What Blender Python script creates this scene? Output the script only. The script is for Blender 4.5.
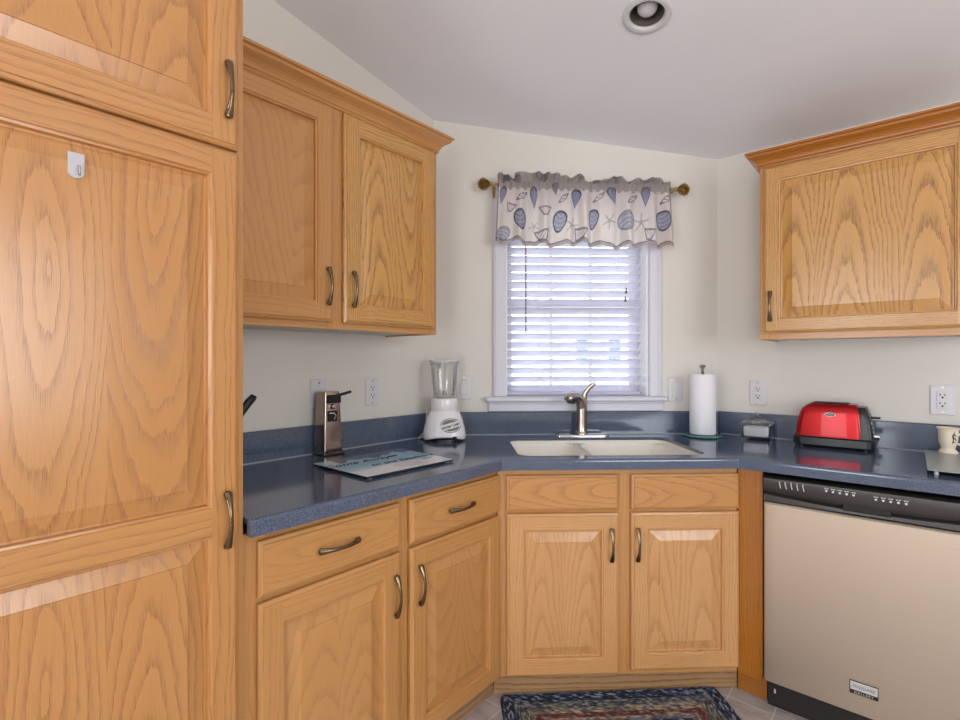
import bpy, bmesh, math, random
import numpy as np
from mathutils import Vector, Matrix

for _o in list(bpy.data.objects):
    bpy.data.objects.remove(_o, do_unlink=True)
SC = bpy.context.scene
COL = SC.collection
PI = math.pi
R = math.radians
random.seed(7)

# ------------------------------------------------------------------ camera
CAMX, CAMZ = 1.758, 1.27
YR = 2.665                                   # right wall plane
cam_d = bpy.data.cameras.new('camera')
cam_d.sensor_fit = 'HORIZONTAL'
cam_d.sensor_width = 36.0
cam_d.lens = 505.0 / 960.0 * 36.0
cam_d.shift_y = 1.0 / 960.0
cam_d.clip_start = 0.02
cam = bpy.data.objects.new('camera', cam_d)
cam.location = (CAMX, 0, CAMZ)
cam.rotation_euler = (PI / 2, 0, R(40.5))
COL.objects.link(cam)
SC.camera = cam

# ------------------------------------------------------------------ exposure
SC.view_settings.view_transform = 'Standard'
SC.view_settings.look = 'None'
SC.view_settings.gamma = 1.0
SC.view_settings.use_curve_mapping = False
SC.view_settings.exposure = -0.06
SC.cycles.use_denoising = True
SC.cycles.max_bounces = 10
SC.cycles.diffuse_bounces = 5
SC.cycles.glossy_bounces = 5
SC.cycles.transmission_bounces = 10
SC.cycles.transparent_max_bounces = 12
SC.cycles.sample_clamp_indirect = 6.0
SC.cycles.caustics_reflective = False
SC.cycles.caustics_refractive = False

# ------------------------------------------------------------------ sky
wd = bpy.data.worlds.new('sky')
SC.world = wd
wd.use_nodes = True
_t = wd.node_tree
_tc = _t.nodes.new('ShaderNodeTexCoord')
_sx = _t.nodes.new('ShaderNodeSeparateXYZ')
_mr = _t.nodes.new('ShaderNodeMapRange')
_rp = _t.nodes.new('ShaderNodeValToRGB')
_t.links.new(_tc.outputs['Generated'], _sx.inputs[0])
_t.links.new(_sx.outputs[2], _mr.inputs[0])
_mr.inputs[1].default_value = -1.0
_mr.inputs[2].default_value = 1.0
_t.links.new(_mr.outputs[0], _rp.inputs[0])
for _e, _p, _c in zip((_rp.color_ramp.elements[0], _rp.color_ramp.elements[1], _rp.color_ramp.elements.new(0.5), _rp.color_ramp.elements.new(0.62)),
                      (0.0, 1.0, 0.5, 0.62), ((0.90, 0.91, 0.94, 1), (0.66, 0.82, 1.0, 1), (0.97, 0.97, 1.0, 1), (0.86, 0.94, 1.0, 1))):
    _e.color = _c
_t.links.new(_rp.outputs[0], _t.nodes['Background'].inputs[0])
wd.node_tree.nodes['Background'].inputs[1].default_value = 8.0


def portal(name, loc, target, sx, sy):
    """marks a window opening, so the sky's light through it is sampled well"""
    l = bpy.data.lights.new(name, 'AREA')
    l.shape = 'RECTANGLE'
    l.size, l.size_y = sx, sy
    l.energy = 1.0
    l.cycles.is_portal = True
    o = bpy.data.objects.new(name, l)
    COL.objects.link(o)
    o.location = loc
    o.rotation_euler = (Vector(target) - Vector(loc)).to_track_quat('-Z', 'Y').to_euler()
    return o


# daylight comes in through the windows behind and beside the camera and over the sink
portal('daylight_rear_window', (1.15, -2.75, 1.4), (1.15, 0, 1.4), 0.9, 1.8)
portal('daylight_rear_door', (2.85, -2.75, 1.1), (2.85, 0, 1.1), 1.1, 2.2)
portal('daylight_side_window', (4.43, 0.15, 1.5), (0, 0.15, 1.5), 1.5, 1.3)
portal('daylight_sink_window', (0.38, 2.33, 1.54), (1.2, 1.48, 1.54), 0.72, 0.92)


# ------------------------------------------------------------------ materials
def S(r, g, b):
    def f(c):
        c /= 255.0
        return c / 12.92 if c <= 0.04045 else ((c + 0.055) / 1.055) ** 2.4
    return (f(r), f(g), f(b), 1.0)


class NT:
    def __init__(self, name):
        self.m = bpy.data.materials.new(name)
        self.m.use_nodes = True
        self.t = self.m.node_tree
        self.b = self.t.nodes['Principled BSDF']

    def n(self, typ, **kw):
        nd = self.t.nodes.new(typ)
        for k, v in kw.items():
            setattr(nd, k, v)
        return nd

    def l(self, a, b):
        self.t.links.new(a, b)

    def val(self, sock, v):
        if hasattr(v, 'is_output'):
            self.l(v, sock)
        else:
            sock.default_value = v

    def math(self, op, a, b=0.0, c=None):
        nd = self.n('ShaderNodeMath', operation=op)
        self.val(nd.inputs[0], a)
        self.val(nd.inputs[1], b)
        if c is not None:
            self.val(nd.inputs[2], c)
        return nd.outputs[0]

    def xyz(self, x, y, z):
        nd = self.n('ShaderNodeCombineXYZ')
        for i, v in enumerate((x, y, z)):
            self.val(nd.inputs[i], v)
        return nd.outputs[0]

    def noise(self, vec, scale=1.0, detail=2.0, rough=0.5):
        nd = self.n('ShaderNodeTexNoise')
        if vec is not None:
            self.l(vec, nd.inputs['Vector'])
        nd.inputs['Scale'].default_value = scale
        nd.inputs['Detail'].default_value = detail
        nd.inputs['Roughness'].default_value = rough
        return nd.outputs['Fac']

    def ramp(self, fac, stops, interp='LINEAR'):
        nd = self.n('ShaderNodeValToRGB')
        nd.color_ramp.interpolation = interp
        el = nd.color_ramp.elements
        while len(el) < len(stops):
            el.new(0.5)
        for e, (p, c) in zip(el, stops):
            e.position = p
            e.color = c
        self.l(fac, nd.inputs[0])
        return nd.outputs[0]

    def mix(self, fac, a, b, mode='MIX'):
        nd = self.n('ShaderNodeMix', data_type='RGBA', blend_type=mode)
        self.val(nd.inputs[0], fac)
        self.val(nd.inputs[6], a)
        self.val(nd.inputs[7], b)
        return nd.outputs[2]

    def bump(self, h, strength, dist=0.002):
        nd = self.n('ShaderNodeBump')
        nd.inputs['Strength'].default_value = strength
        nd.inputs['Distance'].default_value = dist
        self.l(h, nd.inputs['Height'])
        self.l(nd.outputs[0], self.b.inputs['Normal'])


def plain(name, col, rough=0.5, metal=0.0, coat=0.0, noise=0.03, scale=40, trans=0.0, ior=1.5, spec=None):
    k = NT(name)
    tc = k.n('ShaderNodeTexCoord')
    f = k.noise(tc.outputs['Object'], scale, 2)
    lo = tuple(max(0, c * (1 - noise)) for c in col[:3]) + (1,)
    hi = tuple(min(1, c * (1 + noise)) for c in col[:3]) + (1,)
    k.l(k.ramp(f, [(0.3, lo), (0.7, hi)]), k.b.inputs['Base Color'])
    k.b.inputs['Roughness'].default_value = rough
    k.b.inputs['Metallic'].default_value = metal
    k.b.inputs['Coat Weight'].default_value = coat
    k.b.inputs['Transmission Weight'].default_value = trans
    k.b.inputs['IOR'].default_value = ior
    if spec is not None:
        k.b.inputs['Specular IOR Level'].default_value = spec
    return k.m


def oak(name, light, mid, dark, rough=0.33, contrast=1.0, freq=62.0, slope=0.16):
    k = NT(name)
    uv = k.n('ShaderNodeUVMap', uv_map='grain')
    bd = k.n('ShaderNodeUVMap', uv_map='board')
    su = k.n('ShaderNodeSeparateXYZ')
    k.l(uv.outputs[0], su.inputs[0])
    sb = k.n('ShaderNodeSeparateXYZ')
    k.l(bd.outputs[0], sb.inputs[0])
    u, v, bid = su.outputs[0], su.outputs[1], sb.outputs[0]
    bz = k.math('MULTIPLY', bid, 57.3)
    w1 = k.noise(k.xyz(k.math('MULTIPLY', u, 7.0), k.math('MULTIPLY', v, 2.2), bz), 1.0, 2)
    w2 = k.noise(k.xyz(k.math('MULTIPLY', u, 240.0), k.math('MULTIPLY', v, 26.0), bz), 1.0, 2)
    w3 = k.noise(k.xyz(k.math('MULTIPLY', u, 34.0), k.math('MULTIPLY', v, 9.0), bz), 1.0, 2)
    a = k.math('ADD', u, k.math('MULTIPLY', k.math('SUBTRACT', w1, 0.5), 0.06))
    bb = k.math('ADD', k.math('MULTIPLY', v, slope), k.math('MULTIPLY', k.math('SUBTRACT', w3, 0.5), 0.085 * slope))
    r = k.math('SQRT', k.math('ADD', k.math('MULTIPLY', a, a), k.math('MULTIPLY', bb, bb)))
    r = k.math('ADD', r, k.math('MULTIPLY', k.math('SUBTRACT', w2, 0.5), 0.0042))
    r = k.math('ADD', r, k.math('MULTIPLY', k.noise(k.xyz(k.math('MULTIPLY', r, 26.0), bz, 0.0), 1.0, 1), 0.03))
    ring = k.math('FRACT', k.math('MULTIPLY', r, freq))
    fine = k.noise(k.xyz(k.math('MULTIPLY', u, 620.0), k.math('MULTIPLY', v, 14.0), bz), 1.0, 3, 0.6)
    pores = k.noise(k.xyz(k.math('MULTIPLY', u, 900.0), k.math('MULTIPLY', v, 30.0), bz), 1.0, 2)
    # early wood: a sharp porous edge that fades back into the late wood
    edge = k.ramp(ring, [(0.0, (0.15, 0.15, 0.15, 1)), (0.07, (0.9, 0.9, 0.9, 1)), (0.22, (0.6, 0.6, 0.6, 1)),
                         (0.45, (0.14, 0.14, 0.14, 1)), (1.0, (0, 0, 0, 1))])
    pmask = k.ramp(pores, [(0.36, (0.25, 0.25, 0.25, 1)), (0.62, (1, 1, 1, 1))])
    porous = k.math('MULTIPLY', edge, pmask)
    porous = k.math('ADD', porous, k.math('MULTIPLY', k.ramp(pores, [(0.55, (0, 0, 0, 1)), (0.75, (1, 1, 1, 1))]), 0.16))
    dk = k.math('MULTIPLY', porous, 0.72 * contrast)
    base = k.mix(k.math('MULTIPLY', fine, 0.9), light, mid)
    tone = k.noise(k.xyz(bz, k.math('MULTIPLY', v, 0.8), k.math('MULTIPLY', u, 2.0)), 1.0, 2)
    base = k.mix(k.ramp(tone, [(0.32, (0, 0, 0, 1)), (0.68, (0.55, 0.55, 0.55, 1))]), base, mid)
    colr = k.mix(dk, base, dark)
    k.l(colr, k.b.inputs['Base Color'])
    k.b.inputs['Roughness'].default_value = rough
    k.b.inputs['Coat Weight'].default_value = 0.35
    k.b.inputs['Coat Roughness'].default_value = 0.2
    k.bump(k.math('SUBTRACT', k.math('MULTIPLY', fine, 0.35), porous), 0.22, 0.0006)
    return k.m


M = {}
M['oak'] = oak('honey_oak', S(204, 152, 94), S(188, 133, 75), S(140, 90, 54), 0.28, 0.62)
M['oak_broad'] = oak('broad_grain_oak', S(203, 150, 92), S(187, 130, 72), S(130, 80, 50), 0.26, 0.9)
M['oak_pale'] = oak('pale_oak', S(212, 164, 110), S(198, 145, 91), S(150, 100, 60), 0.28, 0.95, 120.0, 0.05)
M['oak_fine'] = oak('figured_oak', S(210, 163, 98), S(194, 143, 78), S(122, 78, 40), 0.28, 1.35, 130.0, 0.055)
M['oak_deep'] = oak('amber_oak', S(186, 120, 40), S(160, 95, 27), S(112, 60, 18), 0.28, 0.9, 90.0)
M['oak_kick'] = oak('toe_kick_oak', S(190, 150, 108), S(166, 124, 84), S(66, 44, 30), 0.5, 1.35, 46.0)
M['wall'] = plain('cream_wall_paint', S(222, 218, 210), 0.75, noise=0.012, scale=3)
M['ceiling'] = plain('ceiling_paint', S(236, 237, 243), 0.85, noise=0.012, scale=3)
M['white_trim'] = plain('white_trim_paint', S(216, 216, 226), 0.4, noise=0.01)
M['white_plastic'] = plain('white_plastic', S(214, 213, 216), 0.35, noise=0.01)
M['melamine'] = plain('white_melamine', S(205, 198, 188), 0.5)
M['black'] = plain('black_plastic', S(20, 20, 22), 0.35, noise=0.05)
M['dark_slot'] = plain('dark_slot', S(14, 13, 12), 0.6)
M['brass'] = plain('antique_brass', S(122, 104, 80), 0.22, 1.0, noise=0.3, scale=300)
M['bronze'] = plain('rod_bronze', S(172, 146, 96), 0.3, 1.0, noise=0.25, scale=200)
M['chrome'] = plain('chrome', S(205, 203, 205), 0.12, 1.0, noise=0.02)
M['nickel'] = plain('brushed_nickel', S(186, 176, 166), 0.24, 1.0, noise=0.04)
M['teal_glass'] = plain('teal_glass', S(140, 205, 205), 0.05, trans=0.6, ior=1.45, noise=0.0)
M['bisque'] = plain('bisque_sink', S(246, 241, 231), 0.3, noise=0.015)
M['ceramic'] = plain('cream_ceramic', S(236, 222, 202), 0.22, noise=0.02)
M['paper'] = plain('paper_towel_white', S(238, 238, 242), 0.9, noise=0.02, scale=200)
M['red'] = plain('metallic_red', S(168, 6, 16), 0.3, 0.6, 0.25, noise=0.05)
M['base_black'] = plain('toaster_black', S(24, 27, 34), 0.3)
M['blender_white'] = plain('blender_white', S(236, 234, 234), 0.25, coat=0.4, noise=0.01)
M['grey_print'] = plain('grey_print', S(112, 110, 112), 0.4)
M['ink'] = plain('dark_print', S(42, 42, 46), 0.45)
M['ink_green'] = plain('dark_green_script', S(36, 62, 70), 0.45)
M['silver_print'] = plain('silver_print', S(205, 205, 205), 0.35, 0.3)
M['dw_black'] = plain('dishwasher_black', S(48, 45, 42), 0.28)
M['kick_black'] = plain('toe_panel_black', S(30, 27, 25), 0.5)
M['window_vinyl'] = plain('window_vinyl', S(248, 248, 250), 0.35, noise=0.01)
M['grey_glass'] = plain('frosted_grey_glass', S(152, 158, 158), 0.28, noise=0.02)
M['dim_glass'] = plain('house_window_glass', S(140, 142, 146), 0.3, noise=0.5, scale=9)
M['dark_glass'] = plain('dark_glass_edge', S(34, 48, 56), 0.15)
M['ink_matte'] = plain('navy_script', S(20, 28, 46), 1.0, spec=0.0)
M['caulk'] = plain('caulk', S(176, 182, 196), 0.5)
M['cord_white'] = plain('white_cord', S(225, 225, 228), 0.7)
M['cord_grey'] = plain('grey_wand', S(120, 120, 126), 0.3, trans=0.3)
M['tassel'] = plain('grey_tassel', S(96, 98, 104), 0.5)
M['baffle'] = plain('lamp_baffle', S(92, 86, 78), 0.55)
M['bulb'] = plain('unlit_bulb', S(214, 214, 222), 0.15, coat=0.6, noise=0.01)
M['siding'] = plain('pale_siding', S(238, 238, 240), 0.8)
M['shutter_blue'] = plain('blue_shutter', S(50, 72, 98), 0.6)
M['lawn'] = plain('lawn', S(150, 165, 120), 0.9, noise=0.2, scale=3)
M['adhesive'] = plain('hook_plate', S(190, 188, 192), 0.3)


def mk_slat():
    k = NT('blind_white')
    tc = k.n('ShaderNodeTexCoord')
    f = k.noise(tc.outputs['Object'], 30, 2)
    k.l(k.ramp(f, [(0.3, S(244, 244, 250)), (0.7, S(250, 250, 252))]), k.b.inputs['Base Color'])
    k.b.inputs['Roughness'].default_value = 0.45
    tr = k.n('ShaderNodeBsdfTranslucent')
    tr.inputs[0].default_value = S(225, 225, 240)
    mx = k.n('ShaderNodeMixShader')
    mx.inputs[0].default_value = 0.5
    k.l(k.b.outputs[0], mx.inputs[1])
    k.l(tr.outputs[0], mx.inputs[2])
    k.l(mx.outputs[0], k.t.nodes['Material Output'].inputs[0])
    return k.m


M['slat'] = mk_slat()


def mk_glass(name, tint, edge):
    k = NT(name)
    gl = k.n('ShaderNodeBsdfGlossy')
    gl.inputs['Roughness'].default_value = 0.03
    tr = k.n('ShaderNodeBsdfTransparent')
    lw = k.n('ShaderNodeLayerWeight')
    lw.inputs[0].default_value = 0.35
    k.l(k.ramp(lw.outputs['Facing'], [(0.0, tint), (0.75, tint), (1.0, edge)]), tr.inputs[0])
    fr = k.n('ShaderNodeFresnel')
    fr.inputs[0].default_value = 1.5
    mx = k.n('ShaderNodeMixShader')
    k.l(k.math('ADD', k.math('MULTIPLY', fr.outputs[0], 0.6), 0.03), mx.inputs[0])
    k.l(tr.outputs[0], mx.inputs[1])
    k.l(gl.outputs[0], mx.inputs[2])
    k.l(mx.outputs[0], k.t.nodes['Material Output'].inputs[0])
    return k.m


M['glass'] = mk_glass('clear_glass', (0.985, 0.988, 0.99, 1), (0.93, 0.94, 0.95, 1))


def mk_counter():
    k = NT('speckled_blue_counter')
    tc = k.n('ShaderNodeTexCoord')
    f1 = k.noise(tc.outputs['Object'], 620, 1)
    f2 = k.noise(tc.outputs['Object'], 330, 2)
    c = k.ramp(f1, [(0.3, S(50, 61, 80)), (0.5, S(74, 87, 110)), (0.72, S(118, 129, 152))])
    c = k.mix(k.ramp(f2, [(0.6, (0, 0, 0, 1)), (0.75, (0.6, 0.6, 0.6, 1))]), c, S(40, 46, 62))
    k.l(c, k.b.inputs['Base Color'])
    k.b.inputs['Roughness'].default_value = 0.11
    k.b.inputs['Specular IOR Level'].default_value = 0.8
    return k.m


M['counter'] = mk_counter()


def mk_steel(name, col, ax, rough=0.3):
    k = NT(name)
    tc = k.n('ShaderNodeTexCoord')
    mp = k.n('ShaderNodeMapping')
    mp.inputs['Scale'].default_value = ax
    k.l(tc.outputs['Object'], mp.inputs[0])
    f = k.noise(mp.outputs[0], 1.0, 3, 0.6)
    k.l(k.ramp(f, [(0.3, tuple(c * 0.93 for c in col[:3]) + (1,)), (0.7, col)]), k.b.inputs['Base Color'])
    k.b.inputs['Metallic'].default_value = 0.85 if rough > 0.4 else 1.0
    k.b.inputs['Roughness'].default_value = rough
    k.b.inputs['Anisotropic'].default_value = 0.6
    k.bump(f, 0.06, 0.0005)
    return k.m


M['steel'] = mk_steel('stainless_steel', S(208, 193, 176), (3, 3, 900), 0.52)
M['steel_side'] = mk_steel('polished_steel', S(164, 148, 140), (900, 900, 4), 0.18)


def mk_floor():
    k = NT('slate_tile_floor')
    tc = k.n('ShaderNodeTexCoord')
    mp = k.n('ShaderNodeMapping')
    mp.inputs['Location'].default_value = (-0.622 - 0.152 * 3 + 1.52, -1.455 + 1.52, 0)
    k.l(tc.outputs['Object'], mp.inputs[0])
    br = k.n('ShaderNodeTexBrick')
    br.offset = 0.0
    br.squash = 1.0
    k.l(mp.outputs[0], br.inputs['Vector'])
    br.inputs['Scale'].default_value = 1.0
    br.inputs['Brick Width'].default_value = 0.152
    br.inputs['Row Height'].default_value = 0.152
    br.inputs['Mortar Size'].default_value = 0.0022
    br.inputs['Mortar Smooth'].default_value = 0.3
    br.inputs['Color1'].default_value = S(214, 207, 204)
    br.inputs['Color2'].default_value = S(230, 222, 216)
    br.inputs['Mortar'].default_value = S(226, 220, 212)
    mp2 = k.n('ShaderNodeMapping')
    mp2.inputs['Scale'].default_value = (9, 22, 9)
    k.l(tc.outputs['Object'], mp2.inputs[0])
    f = k.noise(mp2.outputs[0], 1.0, 5, 0.62)
    c = k.mix(0.9, br.outputs['Color'], k.ramp(f, [(0.3, S(158, 148, 148)), (0.5, S(212, 204, 200)), (0.7, S(232, 224, 216))]), 'MULTIPLY')
    c2 = k.mix(br.outputs['Fac'], c, S(226, 220, 212))
    k.l(k.mix(0.15, c2, br.outputs['Color']), k.b.inputs['Base Color'])
    k.b.inputs['Roughness'].default_value = 0.45
    k.bump(k.math('SUBTRACT', k.math('MULTIPLY', f, 0.3), br.outputs['Fac']), 0.4, 0.002)
    return k.m


M['floor'] = mk_floor()


def mk_vcol(name, rough, transl=0.0):
    k = NT(name)
    at = k.n('ShaderNodeVertexColor', layer_name='print')
    tc = k.n('ShaderNodeTexCoord')
    f = k.noise(tc.outputs['Object'], 900, 1)
    c = k.mix(0.10, at.outputs[0], k.ramp(f, [(0.3, (0.5, 0.5, 0.5, 1)), (0.7, (1, 1, 1, 1))]), 'MULTIPLY')
    k.l(c, k.b.inputs['Base Color'])
    k.b.inputs['Roughness'].default_value = rough
    if transl:
        tr = k.n('ShaderNodeBsdfTranslucent')
        k.l(c, tr.inputs[0])
        mx = k.n('ShaderNodeMixShader')
        mx.inputs[0].default_value = transl
        k.l(k.b.outputs[0], mx.inputs[1])
        k.l(tr.outputs[0], mx.inputs[2])
        k.l(mx.outputs[0], k.t.nodes['Material Output'].inputs[0])
    return k.m


M['shell_cloth'] = mk_vcol('shell_print_cotton', 0.9, 0.45)
M['braid'] = mk_vcol('braided_wool', 0.95)
M['board_print'] = mk_vcol('printed_glass', 0.08)


# ------------------------------------------------------------------ mesh building
class MB:
    """collects polygons (own verts per flat face, shared verts for smooth grids)"""

    def __init__(self):
        self.v, self.f, self.uv, self.bd, self.mi, self.sm = [], [], [], [], [], []

    def face(self, pts, uvs=None, bid=0.0, m=0, s=False):
        i = len(self.v)
        self.v += [tuple(p) for p in pts]
        self.f.append(tuple(range(i, i + len(pts))))
        self.uv.append(uvs or [(p[0], p[2]) for p in pts])
        self.bd.append(bid)
        self.mi.append(m)
        self.sm.append(s)

    def wface(self, pts, grain, off, bid, m=0):
        a, b, c = Vector(pts[0]), Vector(pts[1]), Vector(pts[2])
        n = (b - a).cross(c - a)
        ax = {'x': 0, 'y': 1, 'z': 2}[grain]
        oth = [i for i in range(3) if i != ax]
        # the cross axis is the one least along the normal
        cr = oth[0] if abs(n[oth[0]]) <= abs(n[oth[1]]) else oth[1]
        if abs(n[ax]) > max(abs(n[oth[0]]), abs(n[oth[1]])) * 2:
            uvs = [(p[oth[0]] + off[0], p[oth[1]] + off[1]) for p in pts]
        else:
            uvs = [(p[cr] + off[0], p[ax] + off[1]) for p in pts]
        self.face(pts, uvs, bid, m)

    def box(self, x0, x1, y0, y1, z0, z1, b=0.0015, grain='z', m=0, off=None, bid=None):
        if bid is None:
            bid = random.random()
        if off is None:
            gi = {'x': (x0 + x1) / 2, 'y': (y0 + y1) / 2, 'z': (z0 + z1) / 2}
            off = (random.choice((-1, 1)) * random.uniform(2.6, 3.2), -gi[grain] + random.uniform(-.3, .3))
        b = min(b, (x1 - x0) * .45, (y1 - y0) * .45, (z1 - z0) * .45)
        lo, hi = (x0, y0, z0), (x1, y1, z1)

        def P(sx, sy, sz, a):      # corner vertex lying on the face of axis a
            s = (sx, sy, sz)
            return tuple((hi[i] if s[i] > 0 else lo[i]) - (0 if i == a else s[i] * b) for i in range(3))
        for a in range(3):
            o1, o2 = (a + 1) % 3, (a + 2) % 3
            for sg in (-1, 1):
                c = []
                for s1, s2 in ((-1, -1), (1, -1), (1, 1), (-1, 1)):
                    s = [0, 0, 0]
                    s[a], s[o1], s[o2] = sg, s1, s2
                    c.append(P(*s, a))
                if sg < 0:
                    c.reverse()
                self.wface(c, grain, off, bid, m)
        if b > 0:
            for a in range(3):     # 12 edges, running along axis a
                o1, o2 = (a + 1) % 3, (a + 2) % 3
                for s1 in (-1, 1):
                    for s2 in (-1, 1):
                        q = []
                        for sa, fa in ((-1, o1), (1, o1), (1, o2), (-1, o2)):
                            s = [0, 0, 0]
                            s[a], s[o1], s[o2] = sa, s1, s2
                            q.append(P(*s, fa))
                        if s1 * s2 < 0:
                            q.reverse()
                        q.reverse()
                        self.wface(q, grain, off, bid, m)
            for sx in (-1, 1):
                for sy in (-1, 1):
                    for sz in (-1, 1):
                        q = [P(sx, sy, sz, 0), P(sx, sy, sz, 1), P(sx, sy, sz, 2)]
                        if sx * sy * sz < 0:
                            q.reverse()
                        self.wface(q, grain, off, bid, m)

    def grid(self, rows, cu=False, cv=False, m=0, s=True, flip=False):
        """rows: list of lists of points -> smooth shared quads"""
        i0 = len(self.v)
        nr, nc = len(rows), len(rows[0])
        for r in rows:
            self.v += [tuple(p) for p in r]
        for a in range(nr if cv else nr - 1):
            for b in range(nc if cu else nc - 1):
                a2, b2 = (a + 1) % nr, (b + 1) % nc
                q = [i0 + a * nc + b, i0 + a * nc + b2, i0 + a2 * nc + b2, i0 + a2 * nc + b]
                if flip:
                    q.reverse()
                self.f.append(tuple(q))
                self.uv.append([(self.v[k][0], self.v[k][2]) for k in q])
                self.bd.append(0.0)
                self.mi.append(m)
                self.sm.append(s)

    def lathe(self, prof, c=(0, 0, 0), seg=40, m=0, caps=True):
        rows = [[(c[0] + r * math.cos(2 * PI * k / seg), c[1] + r * math.sin(2 * PI * k / seg), c[2] + z)
                 for k in range(seg)] for r, z in prof]
        self.grid(rows, cu=True, m=m)
        if caps:
            if prof[0][0] > 1e-5:
                self.face(list(reversed(rows[0])), m=m)
            if prof[-1][0] > 1e-5:
                self.face(rows[-1], m=m)

    def sweep(self, path, rad, seg=14, ref=(0, 0, 1), m=0, flute=None, caps=True, flat=1.0):
        path = [Vector(p) for p in path]
        ref = Vector(ref)
        rows = []
        n = len(path)
        for i, p in enumerate(path):
            t = (path[min(i + 1, n - 1)] - path[max(i - 1, 0)]).normalized()
            b = t.cross(ref)
            if b.length < 1e-4:
                b = t.cross(Vector((1, 0, 0)))
            b.normalize()
            nn = b.cross(t).normalized()
            rr = rad[i] if isinstance(rad, (list, tuple)) else rad
            ra, rb = rr if isinstance(rr, tuple) else (rr, rr * flat)
            row = []
            for k in range(seg):
                a = 2 * PI * k / seg
                f = 1.0 + (flute(i / (n - 1), a) if flute else 0)
                row.append(p + b * (math.cos(a) * ra * f) + nn * (math.sin(a) * rb * f))
            rows.append(row)
        self.grid(rows, cu=True, m=m)
        if caps:
            self.face(list(reversed(rows[0])), m=m)
            self.face(rows[-1], m=m)

    def prism(self, poly, z0, z1, m=0, grain='z', off=(0.3, 0.0), bid=0.5, top=True, bottom=True):
        n = len(poly)
        for i in range(n):
            a, b = poly[i], poly[(i + 1) % n]
            self.wface([(a[0], a[1], z0), (b[0], b[1], z0), (b[0], b[1], z1), (a[0], a[1], z1)], grain, off, bid, m)
        if top:
            self.face([(p[0], p[1], z1) for p in poly], m=m)
        if bottom:
            self.face([(p[0], p[1], z0) for p in reversed(poly)], m=m)

    def build(self, name, mats, parent=None, base=(0, 0, 0), weld=False):
        me = bpy.data.meshes.new(name)
        vs = [(a - base[0], b - base[1], c - base[2]) for a, b, c in self.v]
        me.from_pydata(vs, [], self.f)
        ul = me.uv_layers.new(name='grain')
        ub = me.uv_layers.new(name='board')
        flat = []
        fb = []
        for uvs, bd in zip(self.uv, self.bd):
            for q in uvs:
                flat += [q[0], q[1]]
                fb += [bd, 0.0]
        ul.data.foreach_set('uv', flat)
        ub.data.foreach_set('uv', fb)
        if not isinstance(mats, (list, tuple)):
            mats = [mats]
        for mm in mats:
            me.materials.append(mm)
        me.polygons.foreach_set('material_index', self.mi)
        me.polygons.foreach_set('use_smooth', self.sm)
        if any(self.sm):
            me.set_sharp_from_angle(angle=R(42))
        if weld:
            bm = bmesh.new()
            bm.from_mesh(me)
            bmesh.ops.remove_doubles(bm, verts=bm.verts, dist=1e-5)
            bmesh.ops.recalc_face_normals(bm, faces=bm.faces)
            bm.to_mesh(me)
            bm.free()
        me.update()
        o = bpy.data.objects.new(name, me)
        COL.objects.link(o)
        if parent is not None:
            o.parent = parent
        return o


class Frame:
    def __init__(self, o, ang):
        self.o, self.a = Vector(o), ang

    def w(self, p):
        c, s = math.cos(self.a), math.sin(self.a)
        return Vector((self.o.x + p[0] * c - p[1] * s, self.o.y + p[0] * s + p[1] * c, self.o.z + p[2]))


CA = (0.0, 1.712)                        # corner left wall / window wall
CB = (1.028, YR)                         # corner window wall / right wall
DANG = math.atan2(CB[1] - CA[1], CB[0] - CA[0])
WLEN = math.hypot(CB[1] - CA[1], CB[0] - CA[0])
FW = Frame((0, 0, 0), 0.0)
FL = Frame((0, 0, 0), PI / 2)            # left wall: x runs into the corner, -y into the room
SO = 0.008                               # measured distances start a little before the corner
FD = Frame((CA[0] - SO * math.cos(DANG), CA[1] - SO * math.sin(DANG), 0), DANG)      # window wall
FR = Frame((0, YR, 0), 0.0)              # right wall
BASE = {}


def tag(o, label=None, cat=None, group=None, kind=None):
    if label:
        o['label'] = label
    if cat:
        o['category'] = cat
    if group:
        o['group'] = group
    if kind:
        o['kind'] = kind
    return o


def thing(name, label, cat, fr, base, group=None):
    o = bpy.data.objects.new(name, None)
    o.empty_display_size = 0.05
    COL.objects.link(o)
    o.location = fr.w(base)
    o.rotation_euler = (0, 0, fr.a)
    BASE[o.name] = tuple(base)
    return tag(o, label, cat, group)


def part(name, mb, mat, par, label=None, weld=False):
    root = par
    while root.parent is not None:
        root = root.parent
    o = mb.build(name, mat, par, BASE[root.name], weld)
    if label:
        o['label'] = label
    return o


def single(name, mb, mat, fr, base, label=None, cat=None, group=None, kind=None, weld=False):
    o = mb.build(name, mat, None, base, weld)
    o.location = fr.w(base)
    o.rotation_euler = (0, 0, fr.a)
    BASE[o.name] = tuple(base)
    return tag(o, label, cat, group, kind)


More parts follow.
